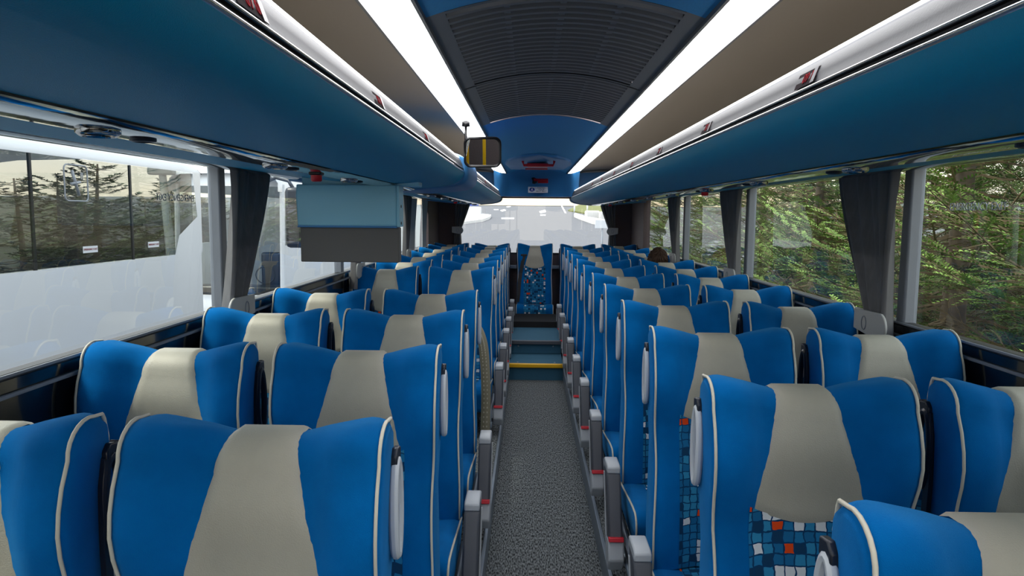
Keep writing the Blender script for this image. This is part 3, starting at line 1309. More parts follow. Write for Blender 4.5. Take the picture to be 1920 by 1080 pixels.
# seat number plates on the lips (parts of the lip)
def number_plate(s, y, lip, off, txt):
    # plate follows the lip face between (0.418,1.766) and (0.405,1.728)
    a, b = Vector((0.4155, 0, 1.758)), Vector((0.4055, 0, 1.731))
    n = Vector((-(a.z - b.z), 0, (a.x - b.x))).normalized() * 0.0012
    if n.x > 0:
        n = -n
    m_ = MB()
    q = []
    for dy in (-0.048, 0.048):
        for p_ in (a, b):
            q.append((s * (p_.x + n.x), y + dy, p_.z + n.z))
    m_.add([tuple(Vector(v) - off) for v in q], [(0, 1, 3, 2)])
    pl = m_.build('number_plate', 'plate_dark', lip)
    c_ = (a + b) / 2
    # facing the aisle; characters read towards the rear on the right, front on the left
    t1 = text_obj('number_text', txt, 0.026, 'digit_red',
                  Vector((s * (c_.x + n.x * 1.6), y - 0.012 * (1 if s > 0 else -1), c_.z + n.z * 1.6)) - off,
                  (0, -1 if s > 0 else 1, 0), (s * (a.x - b.x), 0, a.z - b.z), pl)
    ic = MB()
    y1_ = y + (0.036 if s < 0 else -0.036)
    ic.add([tuple(Vector((s * (p_.x + n.x * 2.4), y1_ + dy, p_.z + n.z * 2.4)) - off) for dy in (-0.008, 0.008) for p_ in (a, b)], [(0, 1, 3, 2)])
    ic.build('seat_symbol', 'handle_dark', pl)


yr0 = 2.5786 * 0.507
for k, tx in enumerate(['09 10', '13 14', '17 18', '21 22', '25 26', '29 30', '33 34']):
    number_plate(1, yr0 + PT * k, lipR, offR, tx)
for k, tx in enumerate(['07 08', '11 12', '15 16']):
    number_plate(-1, 0.86 + PT * k, lipL, offL, tx)
for k, tx in enumerate(['27 28', '31 32', '35 36']):
    number_plate(-1, 5.4 + PT * k, lipL2, offL2, tx)


# red call buttons under the racks
def red_button(x, y, label):
    root = empty('call_button', (x, y, 1.6165))
    tag(root, label, 'button', 'red buttons under the racks')
    MB().box(-0.018, 0.018, -0.02, 0.02, -0.006, 0.006).build('housing', 'black', root, bevel=0.004)
    m_ = MB()
    m_.lathe([(0, -0.024), (0.013, -0.024), (0.016, -0.021), (0.016, -0.006)], 16)
    m_.build('knob', 'red', root, smooth=True)


red_button(-0.70, 2.09, 'small red button hanging under the front left luggage rack')
red_button(-0.70, 6.05, 'small red button under the rear left luggage rack')
red_button(0.70, 3.22, 'small red button under the right luggage rack above the space between the curtains')
red_button(0.70, 6.95, 'small red button under the right luggage rack near the back corner')

# ------------------------------------------------------------------ folding monitor
mon = empty('folding_monitor', (-0.832, 2.98, 1.652))
tag(mon, 'folding video screen with light blue housing and dark grey panel hanging under the left rack', 'monitor')
m_ = MB()
m_.prism([(-0.02, 0.0), (0.075, 0.0), (0.075, -0.17), (0.0, -0.178), (-0.012, -0.17), (-0.03, -0.045)], 'x', -0.212, 0.205)
m_.v = [(x, y, z - 0.032) for x, y, z in m_.v]
m_.build('housing', 'monitor_blue', mon, bevel=0.006)
m_ = MB()
m_.box(0.205, 0.216, -0.02, 0.078, -0.205, -0.035)
sp_ = m_.build('side_bracket', 'monitor_blue', mon, bevel=0.002)
for z in (-0.12, -0.19):
    s_ = MB()
    s_.lathe([(0, 0.003), (0.006, 0.002), (0.007, 0)], 10, Matrix.Translation((0.216, 0.02, z)) @ Matrix.Rotation(pi / 2, 4, 'Y'))
    s_.build('screw', 'black', sp_)
m_ = MB()
m_.box(-0.206, 0.210, 0.004, 0.055, -0.355, -0.208)
m_.build('screen_panel', 'monitor_dark', mon, bevel=0.004)
m_ = MB()
m_.box(-0.212, 0.205, -0.014, 0.06, -0.210, -0.202)
m_.build('trim_line', 'rack_light', mon, bevel=0.002)
m_ = MB()
m_.box(-0.20, 0.29, 0.02, 0.12, -0.036, 0.004)
m_.build('mount', 'monitor_blue', mon, bevel=0.004)

# ------------------------------------------------------------------ interior mirror
mir = empty('interior_mirror', (-0.325, 3.85, 1.79))
mir.location = (-0.304, 3.45, 1.797)
mir.scale = (0.91, 0.91, 0.91)
tag(mir, 'black framed rounded interior mirror on a short arm below the left light strip', 'mirror')


def rrect(w, h, r, n=6):
    pts = []
    for cx, cz, a0 in ((w - r, h - r, 0), (-w + r, h - r, pi / 2), (-w + r, -h + r, pi), (w - r, -h + r, 3 * pi / 2)):
        for k in range(n + 1):
            a = a0 + pi / 2 * k / n
            pts.append((cx + r * cos(a), cz + r * sin(a)))
    return pts


def to_mir(m_, rz):
    M = Matrix.Rotation(rz, 4, 'Z') @ Matrix.Rotation(radians(9), 4, 'X')
    m_.v = [tuple(M @ Vector(v)) for v in m_.v]
    return m_


MRZ = radians(1)
m_ = MB()
o_, i_ = rrect(0.098, 0.079, 0.035), rrect(0.086, 0.067, 0.028)
rows = [[(x, 0.03, z) for x, z in rrect(0.07, 0.05, 0.03)], [(x, 0.025, z) for x, z in o_], [(x, -0.012, z) for x, z in o_],
        [(x, -0.018, z) for x, z in rrect(0.092, 0.073, 0.032)], [(x, -0.012, z) for x, z in i_], [(x, -0.004, z) for x, z in i_]]
m_.grid(rows, close_v=True)
m_.f.append(tuple(range(len(o_))))
to_mir(m_, MRZ).build('frame', 'black', mir, smooth='auto')
m_ = MB()
m_.add([(x, -0.006, z) for x, z in i_], [tuple(range(len(i_)))])
to_mir(m_, MRZ).build('mirror_glass', 'mirror', mir)
m_ = MB().tube([(-0.09, 0.02, 0.145), (-0.09, 0.02, 0.06), (-0.085, 0.02, 0.03), (-0.06, 0.012, 0.02)], 0.007)
m_.lathe([(0, 0.165), (0.02, 0.16), (0.022, 0.135), (0, 0.13)], 14, Matrix.Translation((-0.09, 0.02, 0)))
m_.build('arm', 'black', mir, smooth=True)

for k, (x, y, lb) in enumerate([(-0.95, -1.1, 'yellow grab pole at the front entrance, nearest the window'), (-0.62, -1.2, 'yellow grab pole at the front entrance, in the middle'),
                             (-0.42, -0.9, 'yellow grab pole at the front entrance, nearest the aisle')]):
    gp_ = MB().tube([(0, 0, 0), (0, 0, 0.7), (0, 0, 1.55)], 0.018, 10).build('grab_pole', 'yellow', smooth=True)
    gp_.location = (x, y, 0.10)
    tag(gp_, lb, 'pole', 'yellow grab poles at the front')

# ------------------------------------------------------------------ rear hammer and sign
ham = empty('emergency_hammer', (0.0, 8.10, 1.80))
tag(ham, 'red emergency hammer mounted on the blue rear bulkhead above the sign', 'hammer')
m_ = MB().box(-0.005, 0.125, -0.012, 0.012, -0.030, 0.030)
m_.box(0.0, 0.12, -0.02, -0.011, -0.01, 0.01)
tag(m_.build('handle', 'red', ham, bevel=0.005), 'red grip')
m_ = MB().prism([(-0.075, -0.035), (-0.045, -0.045), (-0.01, -0.02), (-0.01, 0.02), (-0.055, 0.05), (-0.085, 0.04), (-0.07, 0.0)], 'y', -0.015, 0.012)
m_.build('head', 'black', ham, bevel=0.004)
m_ = MB().box(-0.055, -0.005, -0.02, -0.012, -0.02, 0.022)
m_.build('badge', 'red', ham, bevel=0.002)
ham.rotation_euler = (radians(-40), 0, 0)
ham.location = (0.02, 8.125, 1.885)
ham.scale = (0.9, 0.9, 0.9)

sg = empty('seat_belt_sign', (0.02, 8.21, 1.79))
tag(sg, 'small white FASTEN YOUR SEAT BELT sign on the blue rear bulkhead', 'sign')
sg.rotation_euler = (radians(-42), 0, 0)
MB().box(-0.112, 0.112, 0.0, 0.004, -0.045, 0.045).build('plate', 'sign_white', sg)
m_ = MB()
m_.lathe([(0, 0.002), (0.030, 0.002), (0.031, 0)], 24, Matrix.Translation((-0.068, 0, 0)) @ Matrix.Rotation(pi / 2, 4, 'X'))
dsc = m_.build('symbol_disc', 'sign_blue', sg)
m_ = MB()
m_.lathe([(0, 0.003), (0.0062, 0.003)], 12, Matrix.Translation((-0.066, 0, 0.017)) @ Matrix.Rotation(pi / 2, 4, 'X'))
m_.add([(-0.074, -0.003, 0.009), (-0.062, -0.003, 0.009), (-0.060, -0.003, -0.006), (-0.050, -0.003, -0.016), (-0.056, -0.003, -0.020), (-0.068, -0.003, -0.012), (-0.080, -0.003, -0.018), (-0.084, -0.003, -0.012), (-0.076, -0.003, -0.004)],
       [tuple(range(9))])
m_.build('symbol_figure', 'sign_white', dsc)
for k, tx in enumerate(['FASTEN', 'YOUR', 'SEAT BELT']):
    text_obj('sign_text', tx, 0.026, 'sign_text', (0.038, -0.001, 0.026 - 0.026 * k), (1, 0, 0), (0, 0, 1), sg)

# ------------------------------------------------------------------ curtains with tie-backs
def curtain(s, y_top0, y_top1, y_mid0, y_mid1, label, z_top=1.668, z_tie=1.115, z_bot=1.00, rear=False, matname='curtain'):
    yc = (y_mid0 + y_mid1) / 2
    root = empty('curtain', (s * (WALL - 0.05), yc, z_bot) if not rear else (yc * s, YB - 0.06, z_bot))
    tag(root, label, 'curtain', 'dark curtains tied back at the windows')
    m_ = MB()
    rows = []
    NU = 42
    for j in range(19):
        v = j / 18
        z = z_top + (z_bot - z_top) * v
        zt = (z_top - z_tie) / (z_top - z_bot)
        if v <= zt:
            k = (v / zt) ** 1.15
            a = y_top0 + (y_mid0 - y_top0) * k
            b = y_top1 + (y_mid1 - y_top1) * k
        else:
            k = (v - zt) / (1 - zt)
            a = y_mid0 - 0.02 * k
            b = y_mid1 + 0.03 * k
        row = []
        for i in range(NU + 1):
            u = i / NU
            amp = 0.024 * (0.8 + 0.4 * sin(5 * u + 2))
            d = amp * sin(2 * pi * 5 * u + 0.5 * sin(3 * v)) + 0.01 * sin(9 * u + v * 2)
            w_ = a + (b - a) * (u + 0.015 * sin(2 * pi * 5 * u + 1.4))
            if rear:
                row.append((w_ * s - yc * s, d * 0.8, z - z_bot))
            else:
                row.append((-s * d, w_ - yc, z - z_bot))
        rows.append(row)
    m_.grid(rows)
    c_ = m_.build('cloth', 'curtain', root, smooth=True, fix=False)
    # satin band: a second pleat group in lighter cloth
    # tie strap: rounded tab wrapped round the gathered cloth
    W_ = (y_mid1 - y_mid0) / 2 + 0.035
    poly = []
    hh = 0.052
    for k in range(13):
        a_ = -pi / 2 + pi * k / 12
        poly.append((-W_ + hh - hh * cos(a_), hh * sin(a_)))
    poly = [(-W_ + hh * (1 - cos(a_)), hh * sin(a_)) for a_ in [-pi / 2 + pi * k / 12 for k in range(13)]]
    poly += [(W_, hh * 0.9), (W_, -hh * 0.6)]
    if s < 0 or True:
        pass
    m_ = MB()
    if rear:
        n_ = len(poly)
        m_.prism([(p_[0] * s, p_[1] + z_tie - z_bot) for p_ in poly], 'y', -0.045, -0.037)
        m_.prism([(p_[0] * s, p_[1] * 0.9 + z_tie - z_bot) for p_ in poly], 'y', -0.036, -0.02)
    else:
        m_.prism([(p_[0], p_[1] + z_tie - z_bot) for p_ in poly], 'x', -s * 0.030, -s * 0.040)
    tb = m_.build('tie_back', 'strap', root, bevel=0.003)
    r_ = []
    m2 = MB()
    ring = [(0.018 * cos(2 * pi * k / 20), 0.026 * sin(2 * pi * k / 20)) for k in range(21)]
    if rear:
        m2.tube([(x * 0.8, -0.046, z + z_tie - z_bot) for x, z in ring], 0.0018, 5, cap=False)
    else:
        m2.tube([(-s * 0.041, y - 0.0 + W_ * 0.3, z + z_tie - z_bot) for y, z in ring], 0.0022, 5, cap=False)
    m2.build('clasp_ring', 'trim_grey', tb, smooth=True)
    return root


curtain(1, 2.61, 3.12, 2.62, 2.80, 'dark pleated curtain tied back on the right pillar nearest the camera', z_tie=1.10)
curtain(1, 4.52, 5.03, 4.53, 4.71, 'dark pleated curtain tied back on the second right pillar from the camera', z_tie=1.12)
curtain(1, 6.36, 6.88, 6.37, 6.55, 'dark pleated curtain tied back on the third right pillar, behind the seated person', z_tie=1.12)
curtain(-1, 2.79, 3.22, 2.70, 2.88, 'dark pleated curtain tied back on the left pillar beside the folding monitor', z_tie=1.12)
curtain(-1, 4.72, 5.10, 4.72, 4.88, 'dark pleated curtain tied back on the second left pillar, behind the monitor', z_tie=1.12)
curtain(-1, 6.68, 7.05, 6.68, 6.84, 'dark pleated curtain on the third left pillar near the red hammer', z_tie=1.12)
for s, sd in ((-1, 'left'), (1, 'right')):
    curtain(s, 0.83, 1.06, 0.98, 1.06, 'grey curtain gathered at the %s edge of the rear window' % sd, z_top=1.73, z_tie=1.295, z_bot=0.98, rear=True)


# light sheer lining cloth in the far left windows
def sheer(y0, y1, label, s=-1):
    m_ = MB()
    rows = []
    for j in range(10):
        v = j / 9
        z = 1.668 + (ZSILL + 0.0 - 1.668) * v
        row = []
        for i in range(31):
            u = i / 30
            a = y0 - 0.0 * v
            b = y1 + 0.20 * (1 - v) ** 1.5
            row.append((s * (WALL - 0.005 - 0.010 * sin(2 * pi * 6 * u)), a + (b - a) * u, z))
        rows.append(row)
    m_.grid(rows)
    o = m_.build('sheer_curtain', 'sheer', smooth=True, fix=False)
    tag(o, label, 'curtain', 'pale lining curtains at the left rear windows')


sheer(6.15, 6.35, 'pale sheer curtain strip before the third left pillar')
sheer(7.15, 7.60, 'pale sheer curtain strip past the red hammer on the left')
sheer(8.15, 8.42, 'pale sheer curtain strip beside the dark left rear panel')


# red hammers on side pillars
def side_hammer(s, y, label):
    root = empty('window_hammer', (s * (WALL - 0.03), y, 1.48))
    tag(root, label, 'hammer', 'red window hammers on the rear side pillars')
    m_ = MB().box(-0.012, 0.012, -0.018, 0.018, -0.10, 0.03)
    m_.build('handle', 'red', root, bevel=0.005)
    m_ = MB().prism([(-0.04, 0.02), (-0.01, 0.03), (0.02, 0.03), (0.04, 0.055), (0.02, 0.07), (-0.02, 0.06)], 'x', -0.01, 0.012)
    m_.build('head', 'red', root, bevel=0.003)


side_hammer(-1, 6.55, 'red window hammer on the third left pillar')
side_hammer(1, 6.60, 'red window hammer on the third right pillar')

# stitched leather handrail beside the stairwell
hr = empty('handrail', (-0.345, 3.75, 0.10))
tag(hr, 'beige stitched leather wrapped handrail standing beside the left stairwell', 'handrail')
pts = [(-0.14, 0, 0.80), (-0.08, 0, 0.83), (-0.02, 0, 0.815), (0.015, 0, 0.76), (0.035, 0, 0.66), (0.045, 0, 0.45), (0.04, 0, 0.2), (0.03, 0, 0.0)]
cv = []
for i in range(len(pts) - 1):
    for k in range(5):
        p0 = Vector(pts[max(0, i - 1)]); p1 = Vector(pts[i]); p2 = Vector(pts[i + 1]); p3 = Vector(pts[min(len(pts) - 1, i + 2)])
        t_ = k / 5
        cv.append(0.5 * ((2 * p1) + (-p0 + p2) * t_ + (2 * p0 - 5 * p1 + 4 * p2 - p3) * t_ * t_ + (-p0 + 3 * p1 - 3 * p2 + p3) * t_ ** 3))
cv.append(Vector(pts[-1]))
MB().tube(cv, 0.026, 14).build('rail', 'grab_leather', hr, smooth=True)
m_ = MB()
for a_ in (-0.35, 0.35):
    for i in range(2, len(cv) - 3):
        for h_ in (0.0, 0.5):
            q = cv[i].lerp(cv[i + 1], h_)
            n_ = Vector((sin(a_), -cos(a_), 0)) * 0.026
            c0 = q + n_
            m_.box(c0.x - 0.0022, c0.x + 0.0022, c0.y - 0.0012, c0.y + 0.002, c0.z - 0.0045, c0.z + 0.0045)
m_.build('stitching', 'piping', hr)['kind'] = 'stuff'

# window lettering
wtxt = text_obj('window_lettering', 'EMERGENCY EXIT', 0.036, 'paint_white', (WALL + 0.030, 2.30, 1.538), (0, -1, 0), (0, 0, 1))
tag(wtxt, 'pale EMERGENCY EXIT lettering on the right window nearest the camera', 'window lettering')
wtxt = text_obj('window_lettering', 'EMERGENCY EXIT', 0.034, 'trim_grey', (-WALL - 0.030, 2.52, 1.55), (0, -1, 0), (0, 0, 1))
tag(wtxt, 'faint mirrored EMERGENCY EXIT lettering on the left window beside the curtain', 'window lettering')

# ------------------------------------------------------------------ seated passenger (window seat, right)
def build_person():
    sx, sy, sz = XW_, YR + PT * 8, 0.40     # seat reference: top front corner line, cushion height
    root = empty('person', (sx, sy - 0.20, 0.10))
    tag(root, 'brown haired person sitting head bowed in a window seat far down the right side', 'person')
    off = Vector((sx, sy - 0.20, 0.10))
    J = {
        'pelvis': (0, -0.06, 0.40, 0.145, 0.115), 'waist': (0, -0.05, 0.52, 0.135, 0.105), 'chest': (0, -0.03, 0.72, 0.150, 0.115),
        'shoul': (0, -0.03, 0.86, 0.120, 0.085), 'neck0': (0, -0.05, 0.91, 0.058, 0.058), 'neck1': (0, -0.08, 0.97, 0.052, 0.052),
    }
    verts, edges, rad = [], [], []

    def add(p, r, par=None):
        verts.append(p)
        rad.append(r if isinstance(r, tuple) else (r, r))
        if par is not None:
            edges.append((par, len(verts) - 1))
        return len(verts) - 1
    pel = add((0, -0.10, 0.40), (0.125, 0.11))
    wa = add((0, -0.08, 0.52), (0.125, 0.10), pel)
    chs = add((0, -0.06, 0.68), (0.14, 0.11), wa)
    sh = add((0, -0.06, 0.80), (0.12, 0.09), chs)
    nk = add((0, -0.08, 0.885), (0.055, 0.055), sh)
    for s in (-1, 1):
        a = add((s * 0.165, -0.07, 0.79), 0.052, sh)
        b_ = add((s * 0.19, -0.13, 0.53), 0.042, a)
        c_ = add((s * 0.10, -0.33, 0.46), 0.030, b_)
        hp = add((s * 0.09, -0.13, 0.385), 0.085, pel)
        kn = add((s * 0.10, -0.50, 0.42), 0.062, hp)
        an = add((s * 0.10, -0.47, 0.07), 0.042, kn)
        to = add((s * 0.10, -0.60, 0.04), 0.035, an)
    me = bpy.data.meshes.new('body')
    me.from_pydata([(v[0], v[1], v[2]) for v in verts], edges, [])
    bo = bpy.data.objects.new('body', me)
    COL.objects.link(bo)
    bo.parent = root
    sk = bo.modifiers.new('skin', 'SKIN')
    sk.use_smooth_shade = True
    for i, sv_ in enumerate(me.skin_vertices[0].data):
        sv_.radius = rad[i]
        sv_.use_root = (i == 0)
    sd = bo.modifiers.new('sub', 'SUBSURF')
    sd.levels = sd.render_levels = 2
    me.materials.append(MATS['shirt'])
    # hands resting on the thighs
    for s in (-1, 1):
        hv, he, hr_ = [], [], []

        def ah(p, r, par=None):
            hv.append(p)
            hr_.append(r)
            if par is not None:
                he.append((par, len(hv) - 1))
            return len(hv) - 1
        w0 = ah((s * 0.10, -0.325, 0.462), 0.026)
        pm = ah((s * 0.095, -0.375, 0.478), 0.034, w0)
        for k in range(4):
            o_ = (k - 1.5) * 0.018
            L = [0.06, 0.07, 0.066, 0.052][k]
            f1 = ah((s * 0.095 + o_, -0.405, 0.482), 0.0095, pm)
            f2 = ah((s * 0.095 + o_ * 1.1, -0.405 - L * 0.55, 0.484), 0.0088, f1)
            ah((s * 0.095 + o_ * 1.1, -0.405 - L, 0.472), 0.0075, f2)
        t1_ = ah((s * 0.095 - s * 0.034, -0.375, 0.480), 0.011, pm)
        ah((s * 0.095 - s * 0.048, -0.405, 0.476), 0.009, t1_)
        mh = bpy.data.meshes.new('hand')
        mh.from_pydata(hv, he, [])
        ho = bpy.data.objects.new('hand', mh)
        COL.objects.link(ho)
        ho.parent = root
        sk2 = ho.modifiers.new('skin', 'SKIN')
        for i, q in enumerate(mh.skin_vertices[0].data):
            q.radius = (hr_[i], hr_[i])
            q.use_root = (i == 0)
        ho.modifiers.new('sub', 'SUBSURF').levels = 1
        mh.materials.append(MATS['skin'])
    # head: ovoid with nose, brow, ears
    HC = Vector((0, -0.115, 1.005))
    tilt = Matrix.Rotation(radians(38), 4, 'X')

    def head_pt(th, ph, k=1.0):
        x = 0.078 * sin(th) * cos(ph)
        y = 0.097 * sin(th) * sin(ph)
        z = 0.118 * cos(th)
        if y < 0:
            f_ = math.exp(-((x / 0.014) ** 2)) * math.exp(-((z + 0.015) / 0.022) ** 2)
            y -= 0.022 * f_
            y += 0.008 * math.exp(-(((abs(x) - 0.03) / 0.014) ** 2)) * math.exp(-((z - 0.010) / 0.012) ** 2)
            y += 0.004 * math.exp(-((x / 0.022) ** 2)) * math.exp(-((z + 0.055) / 0.005) ** 2)
        if z < -0.03:
            x *= 1 - 0.35 * smooth01((-0.03 - z) / 0.09)
        return Vector((x, y, z)) * k
    m_ = MB()
    rows = []
    for i in range(25):
        th = pi * i / 24
        rows.append([HC + tilt @ head_pt(th, 2 * pi * k / 32) for k in range(32)])
    m_.grid(rows, close_v=True)
    hd = m_.build('head', 'skin', root, smooth=True)
    for s in (-1, 1):
        e_ = MB()
        e_.lathe([(0, 0.006), (0.010, 0.008), (0.019, 0.003), (0.020, -0.004), (0.0, -0.006)], 14,
                 Matrix.Translation(HC) @ tilt @ Matrix.Translation((s * 0.079, 0.008, -0.012)) @ Matrix.Rotation(s * pi / 2, 4, 'Y') @ Matrix.Diagonal((1.4, 0.9, 1, 1)))
        e_.build('ear', 'skin', hd, smooth=True)
        e_ = MB()
        e_.lathe([(0, 0.011)] + [(0.011 * sin(q), 0.011 * cos(q)) for q in (0.5, 1, 1.5, 2, 2.6)] + [(0, -0.011)], 12,
                 Matrix.Translation(HC) @ tilt @ Matrix.Translation((s * 0.030, -0.083, 0.010)))
        e_.build('eye', 'sign_white', hd, smooth=True)
    hm = MB()
    rows = []
    rnd = random.Random(3)
    for i in range(21):
        th = pi * 0.62 * i / 20
        row = []
        for k in range(72):
            ph = 2 * pi * k / 72
            frontness = max(0, -sin(ph))
            lim = 1.0 - 0.42 * frontness ** 1.5
            t2 = th * lim
            r_ = 1.10 + 0.018 * sin(ph * 23 + i * 0.4) + 0.012 * sin(ph * 41 + 2)
            row.append(HC + tilt @ head_pt(t2, ph, r_))
        rows.append(row)
    hm.grid(rows, close_v=True)
    # loose locks
    for q in range(260):
        ph = rnd.uniform(0, 2 * pi)
        th = rnd.uniform(0.05, 1.7)
        if -sin(ph) > 0.3 and th > 1.0:
            continue
        a0 = HC + tilt @ head_pt(th, ph, 1.09)
        a1 = HC + tilt @ head_pt(th + 0.16, ph + rnd.uniform(-0.1, 0.1), 1.15)
        a2 = HC + tilt @ head_pt(th + 0.34, ph + rnd.uniform(-0.15, 0.15), 1.12)
        hm.tube([a0, a1, a2], [0.003, 0.0035, 0.0008], 5)
    hm.build('hair', 'hair', root, smooth=True)


build_person()

# ------------------------------------------------------------------ outside: ground and road
GZ = -1.35


def gz(y):
    if y < 12:
        return GZ
    return GZ + 0.086 * (y - 12) * smooth01((y - 12) / 8)


gm = MB()
ysg = [-40, -10, 5, 12] + [12 + 2 * k for k in range(1, 25)] + [75]
gm.grid([[(x, y, gz(min(y, 62))) for x in (-60, -30, -8, 5.0)] for y in ysg])
fb = MB()
fb.grid([[(x, y, max(gz(min(y, 62)), GZ + 0.26 * (x - 3.0)) if x > 3 else gz(min(y, 62))) for x in (2.9, 3.4, 6, 9, 14, 30, 60)] for y in (-20, -4, 5, 12, 18, 22)])
tag(fb.build('forest_bank', 'forest_floor', smooth=True), 'dark wooded bank rising under the firs on the right', 'ground', kind='structure')
fb2 = MB()
fb2.grid([[(-x, y, max(gz(min(y, 62)), GZ + 0.10 * (x - 9.6))) for x in (9.5, 11, 14, 18, 30, 80)] for y in (6, 12, 20, 30, 50)])
tag(fb2.build('forest_bank', 'forest_floor', smooth=True), 'dark wooded ground beyond the parked coaches on the left', 'ground', kind='structure')
gm.grid([[(x, y, gz(min(y, 62))) for x in (5.0, 20, 60)] for y in [22 + 2 * k for k in range(20)] + [75]])
tag(gm.build('parking_asphalt', 'asphalt', smooth=True), 'pale grey sloping asphalt of the parking area around the coach', 'ground', kind='structure')
sm = MB()
sm.grid([[(x, y, gz(y) + 0.03 + (0.05 * (y - 55)) * (1 if y > 55 else 0)) for x in (-12, -6, 0, 10, 24)] for y in (53, 55, 60, 62)])
sm.grid([[(x, y, gz(62) + 0.38 + 0.10 * (y - 62)) for x in (-14, -6, 10, 30)] for y in (62, 90)])
tag(sm.build('sandy_bank', 'sand', smooth=True), 'sunlit sandy ground at the top of the slope behind the road', 'ground', kind='structure')


def ground_at_px(px, py):
    """intersect the pixel ray with the sloping ground"""
    d = ray_dir(px - 960, 540 - py, F_PX)
    lo = 12.0
    for k in range(4000):
        t = 12 + 0.02 * k
        q = CAM + d * (t / d.y)
        if q.z <= gz(min(t, 62)):
            return q
    return CAM + d * (60 / d.y)


def flat_mark(poly_px, name, m, label, cat, h=0.02, group=None):
    pts_ = [ground_at_px(*p_) for p_ in poly_px]
    n_ = len(pts_)
    mm = MB()
    mm.add([(q.x, q.y, q.z + h) for q in pts_] + [(q.x, q.y, q.z - 0.02) for q in pts_],
           [tuple(range(n_))] + [(i, (i + 1) % n_, n_ + (i + 1) % n_, n_ + i) for i in range(n_)])
    o = mm.build(name, m)
    tag(o, label, cat, group)
    return o


MK = 'painted marks on the road behind'
flat_mark([(938, 395), (946, 393), (949, 395), (942, 397)], 'road_marking', 'paint_white', 'small white diamond mark on the road, left of centre', 'road marking', 0.03, MK)
flat_mark([(949, 388), (956, 387), (958, 388), (952, 389)], 'road_marking', 'paint_white', 'small white diamond mark on the road, further up the slope', 'road marking', 0.03, MK)
flat_mark([(940, 409), (964, 409), (964, 411), (940, 411)], 'road_marking', 'paint_white', 'short white dash line on the road, lower left', 'road marking', 0.03, MK)
flat_mark([(1011, 397), (1022, 394), (1024, 398), (1013, 400)], 'road_marking', 'paint_white', 'white arrow head mark on the road near the centre', 'road marking', 0.03, MK)
flat_mark([(1013, 403), (1023, 403), (1023, 404.5), (1013, 404.5)], 'road_marking', 'paint_white', 'small white bar mark below the arrow on the road', 'road marking', 0.03, MK)
flat_mark([(1048, 379), (1050, 379), (1062, 400), (1059, 400)], 'road_marking', 'paint_white', 'slanting white edge line on the right of the road', 'road marking', 0.03, MK)
flat_mark([(926, 393), (934, 393), (935, 394), (926, 394)], 'road_marking', 'paint_white', 'faint white bar mark on the far left of the road', 'road marking', 0.03, MK)
flat_mark([(868, 408), (905, 405), (921, 407), (918, 411), (905, 416), (868, 421)], 'kerb_island', 'concrete', 'pale rounded kerb island left of the road', 'kerb', 0.15)
flat_mark([(1076, 407), (1078, 405), (1100, 412), (1150, 421), (1150, 427), (1110, 420), (1085, 411)], 'kerb', 'concrete', 'white curved kerb at the right of the road', 'kerb', 0.2)
flat_mark([(1065, 396), (1085, 386), (1115, 386), (1150, 388), (1150, 410), (1100, 402)], 'grass_verge', 'grass', 'strip of dry grass right of the road', 'grass', 0.08)


def px_box(x0, x1, ytop, ybot, depth, name, m, label, cat, bevel=0.03):
    a = ground_at_px((x0 + x1) / 2, ybot)
    y = a.y
    k = y / F_PX
    w_ = (x1 - x0) * k
    h_ = (ybot - ytop) * k
    root = MB().box(-w_ / 2, w_ / 2, 0, depth, -0.1, h_).build(name, m, bevel=bevel)
    root.location = (a.x, y, a.z)
    return tag(root, label, cat)


kx = px_box(874, 900, 388, 406, 1.2, 'kiosk', 'sign_white', 'white roadside box with blue band, left of the road', 'kiosk')
k_ = kx.dimensions
y_ = ground_at_px(887, 406)
w_ = 26 * y_.y / F_PX
m_ = MB().box(-w_ * 0.40, w_ * 0.40, -0.02, -0.001, 0.33 * y_.y / 22, 0.33 * y_.y / 22 + 0.10)
m_.build('blue_band', 'sign_blue', kx)
px_box(1098, 1124, 395, 412, 0.8, 'concrete_barrier', 'concrete', 'pale concrete barrier block right of the road', 'barrier', 0.08)
px_box(1124, 1150, 397, 414, 0.8, 'concrete_barrier', 'concrete', 'pale concrete barrier block partly behind the rear curtain', 'barrier', 0.08)
# white sign on a post
gp = ground_at_px(1129, 466)
gp = Vector((CAM.x + (1129 - 991.7) / F_PX * 24 + 0.0, 24.0, gz(24.0)))
sgn = empty('road_sign', gp)
tag(sgn, 'blank white sign board on a thin pole right of the road', 'sign')
zt_ = 1.5 + (403.5 - 411) / F_PX * 24 - gp.z
zb_ = 1.5 + (403.5 - 427) / F_PX * 24 - gp.z
MB().box(-0.25, 0.25, -0.015, 0.015, zb_, zt_).build('board', 'sign_white', sgn, bevel=0.01)
MB().tube([(0, 0.03, 0), (0, 0.03, zb_ + 0.1)], 0.035).build('pole', 'trim_grey', sgn, smooth=True)
for px, lb in ((1077, 'thin white marker post at the road edge, left one of two'), (1101, 'thin white marker post beside the concrete barrier')):
    q = ground_at_px(px, 398)
    mm = MB().tube([(0, 0, -0.1), (0, 0, 22 * q.y / F_PX)], 0.05)
    o = mm.build('marker_post', 'sign_white', smooth=True)
    o.location = q
    tag(o, lb, 'post', 'white marker posts')

# ------------------------------------------------------------------ outside: neighbouring coaches on the left
BX = -3.78      # near side plane of the parked coaches


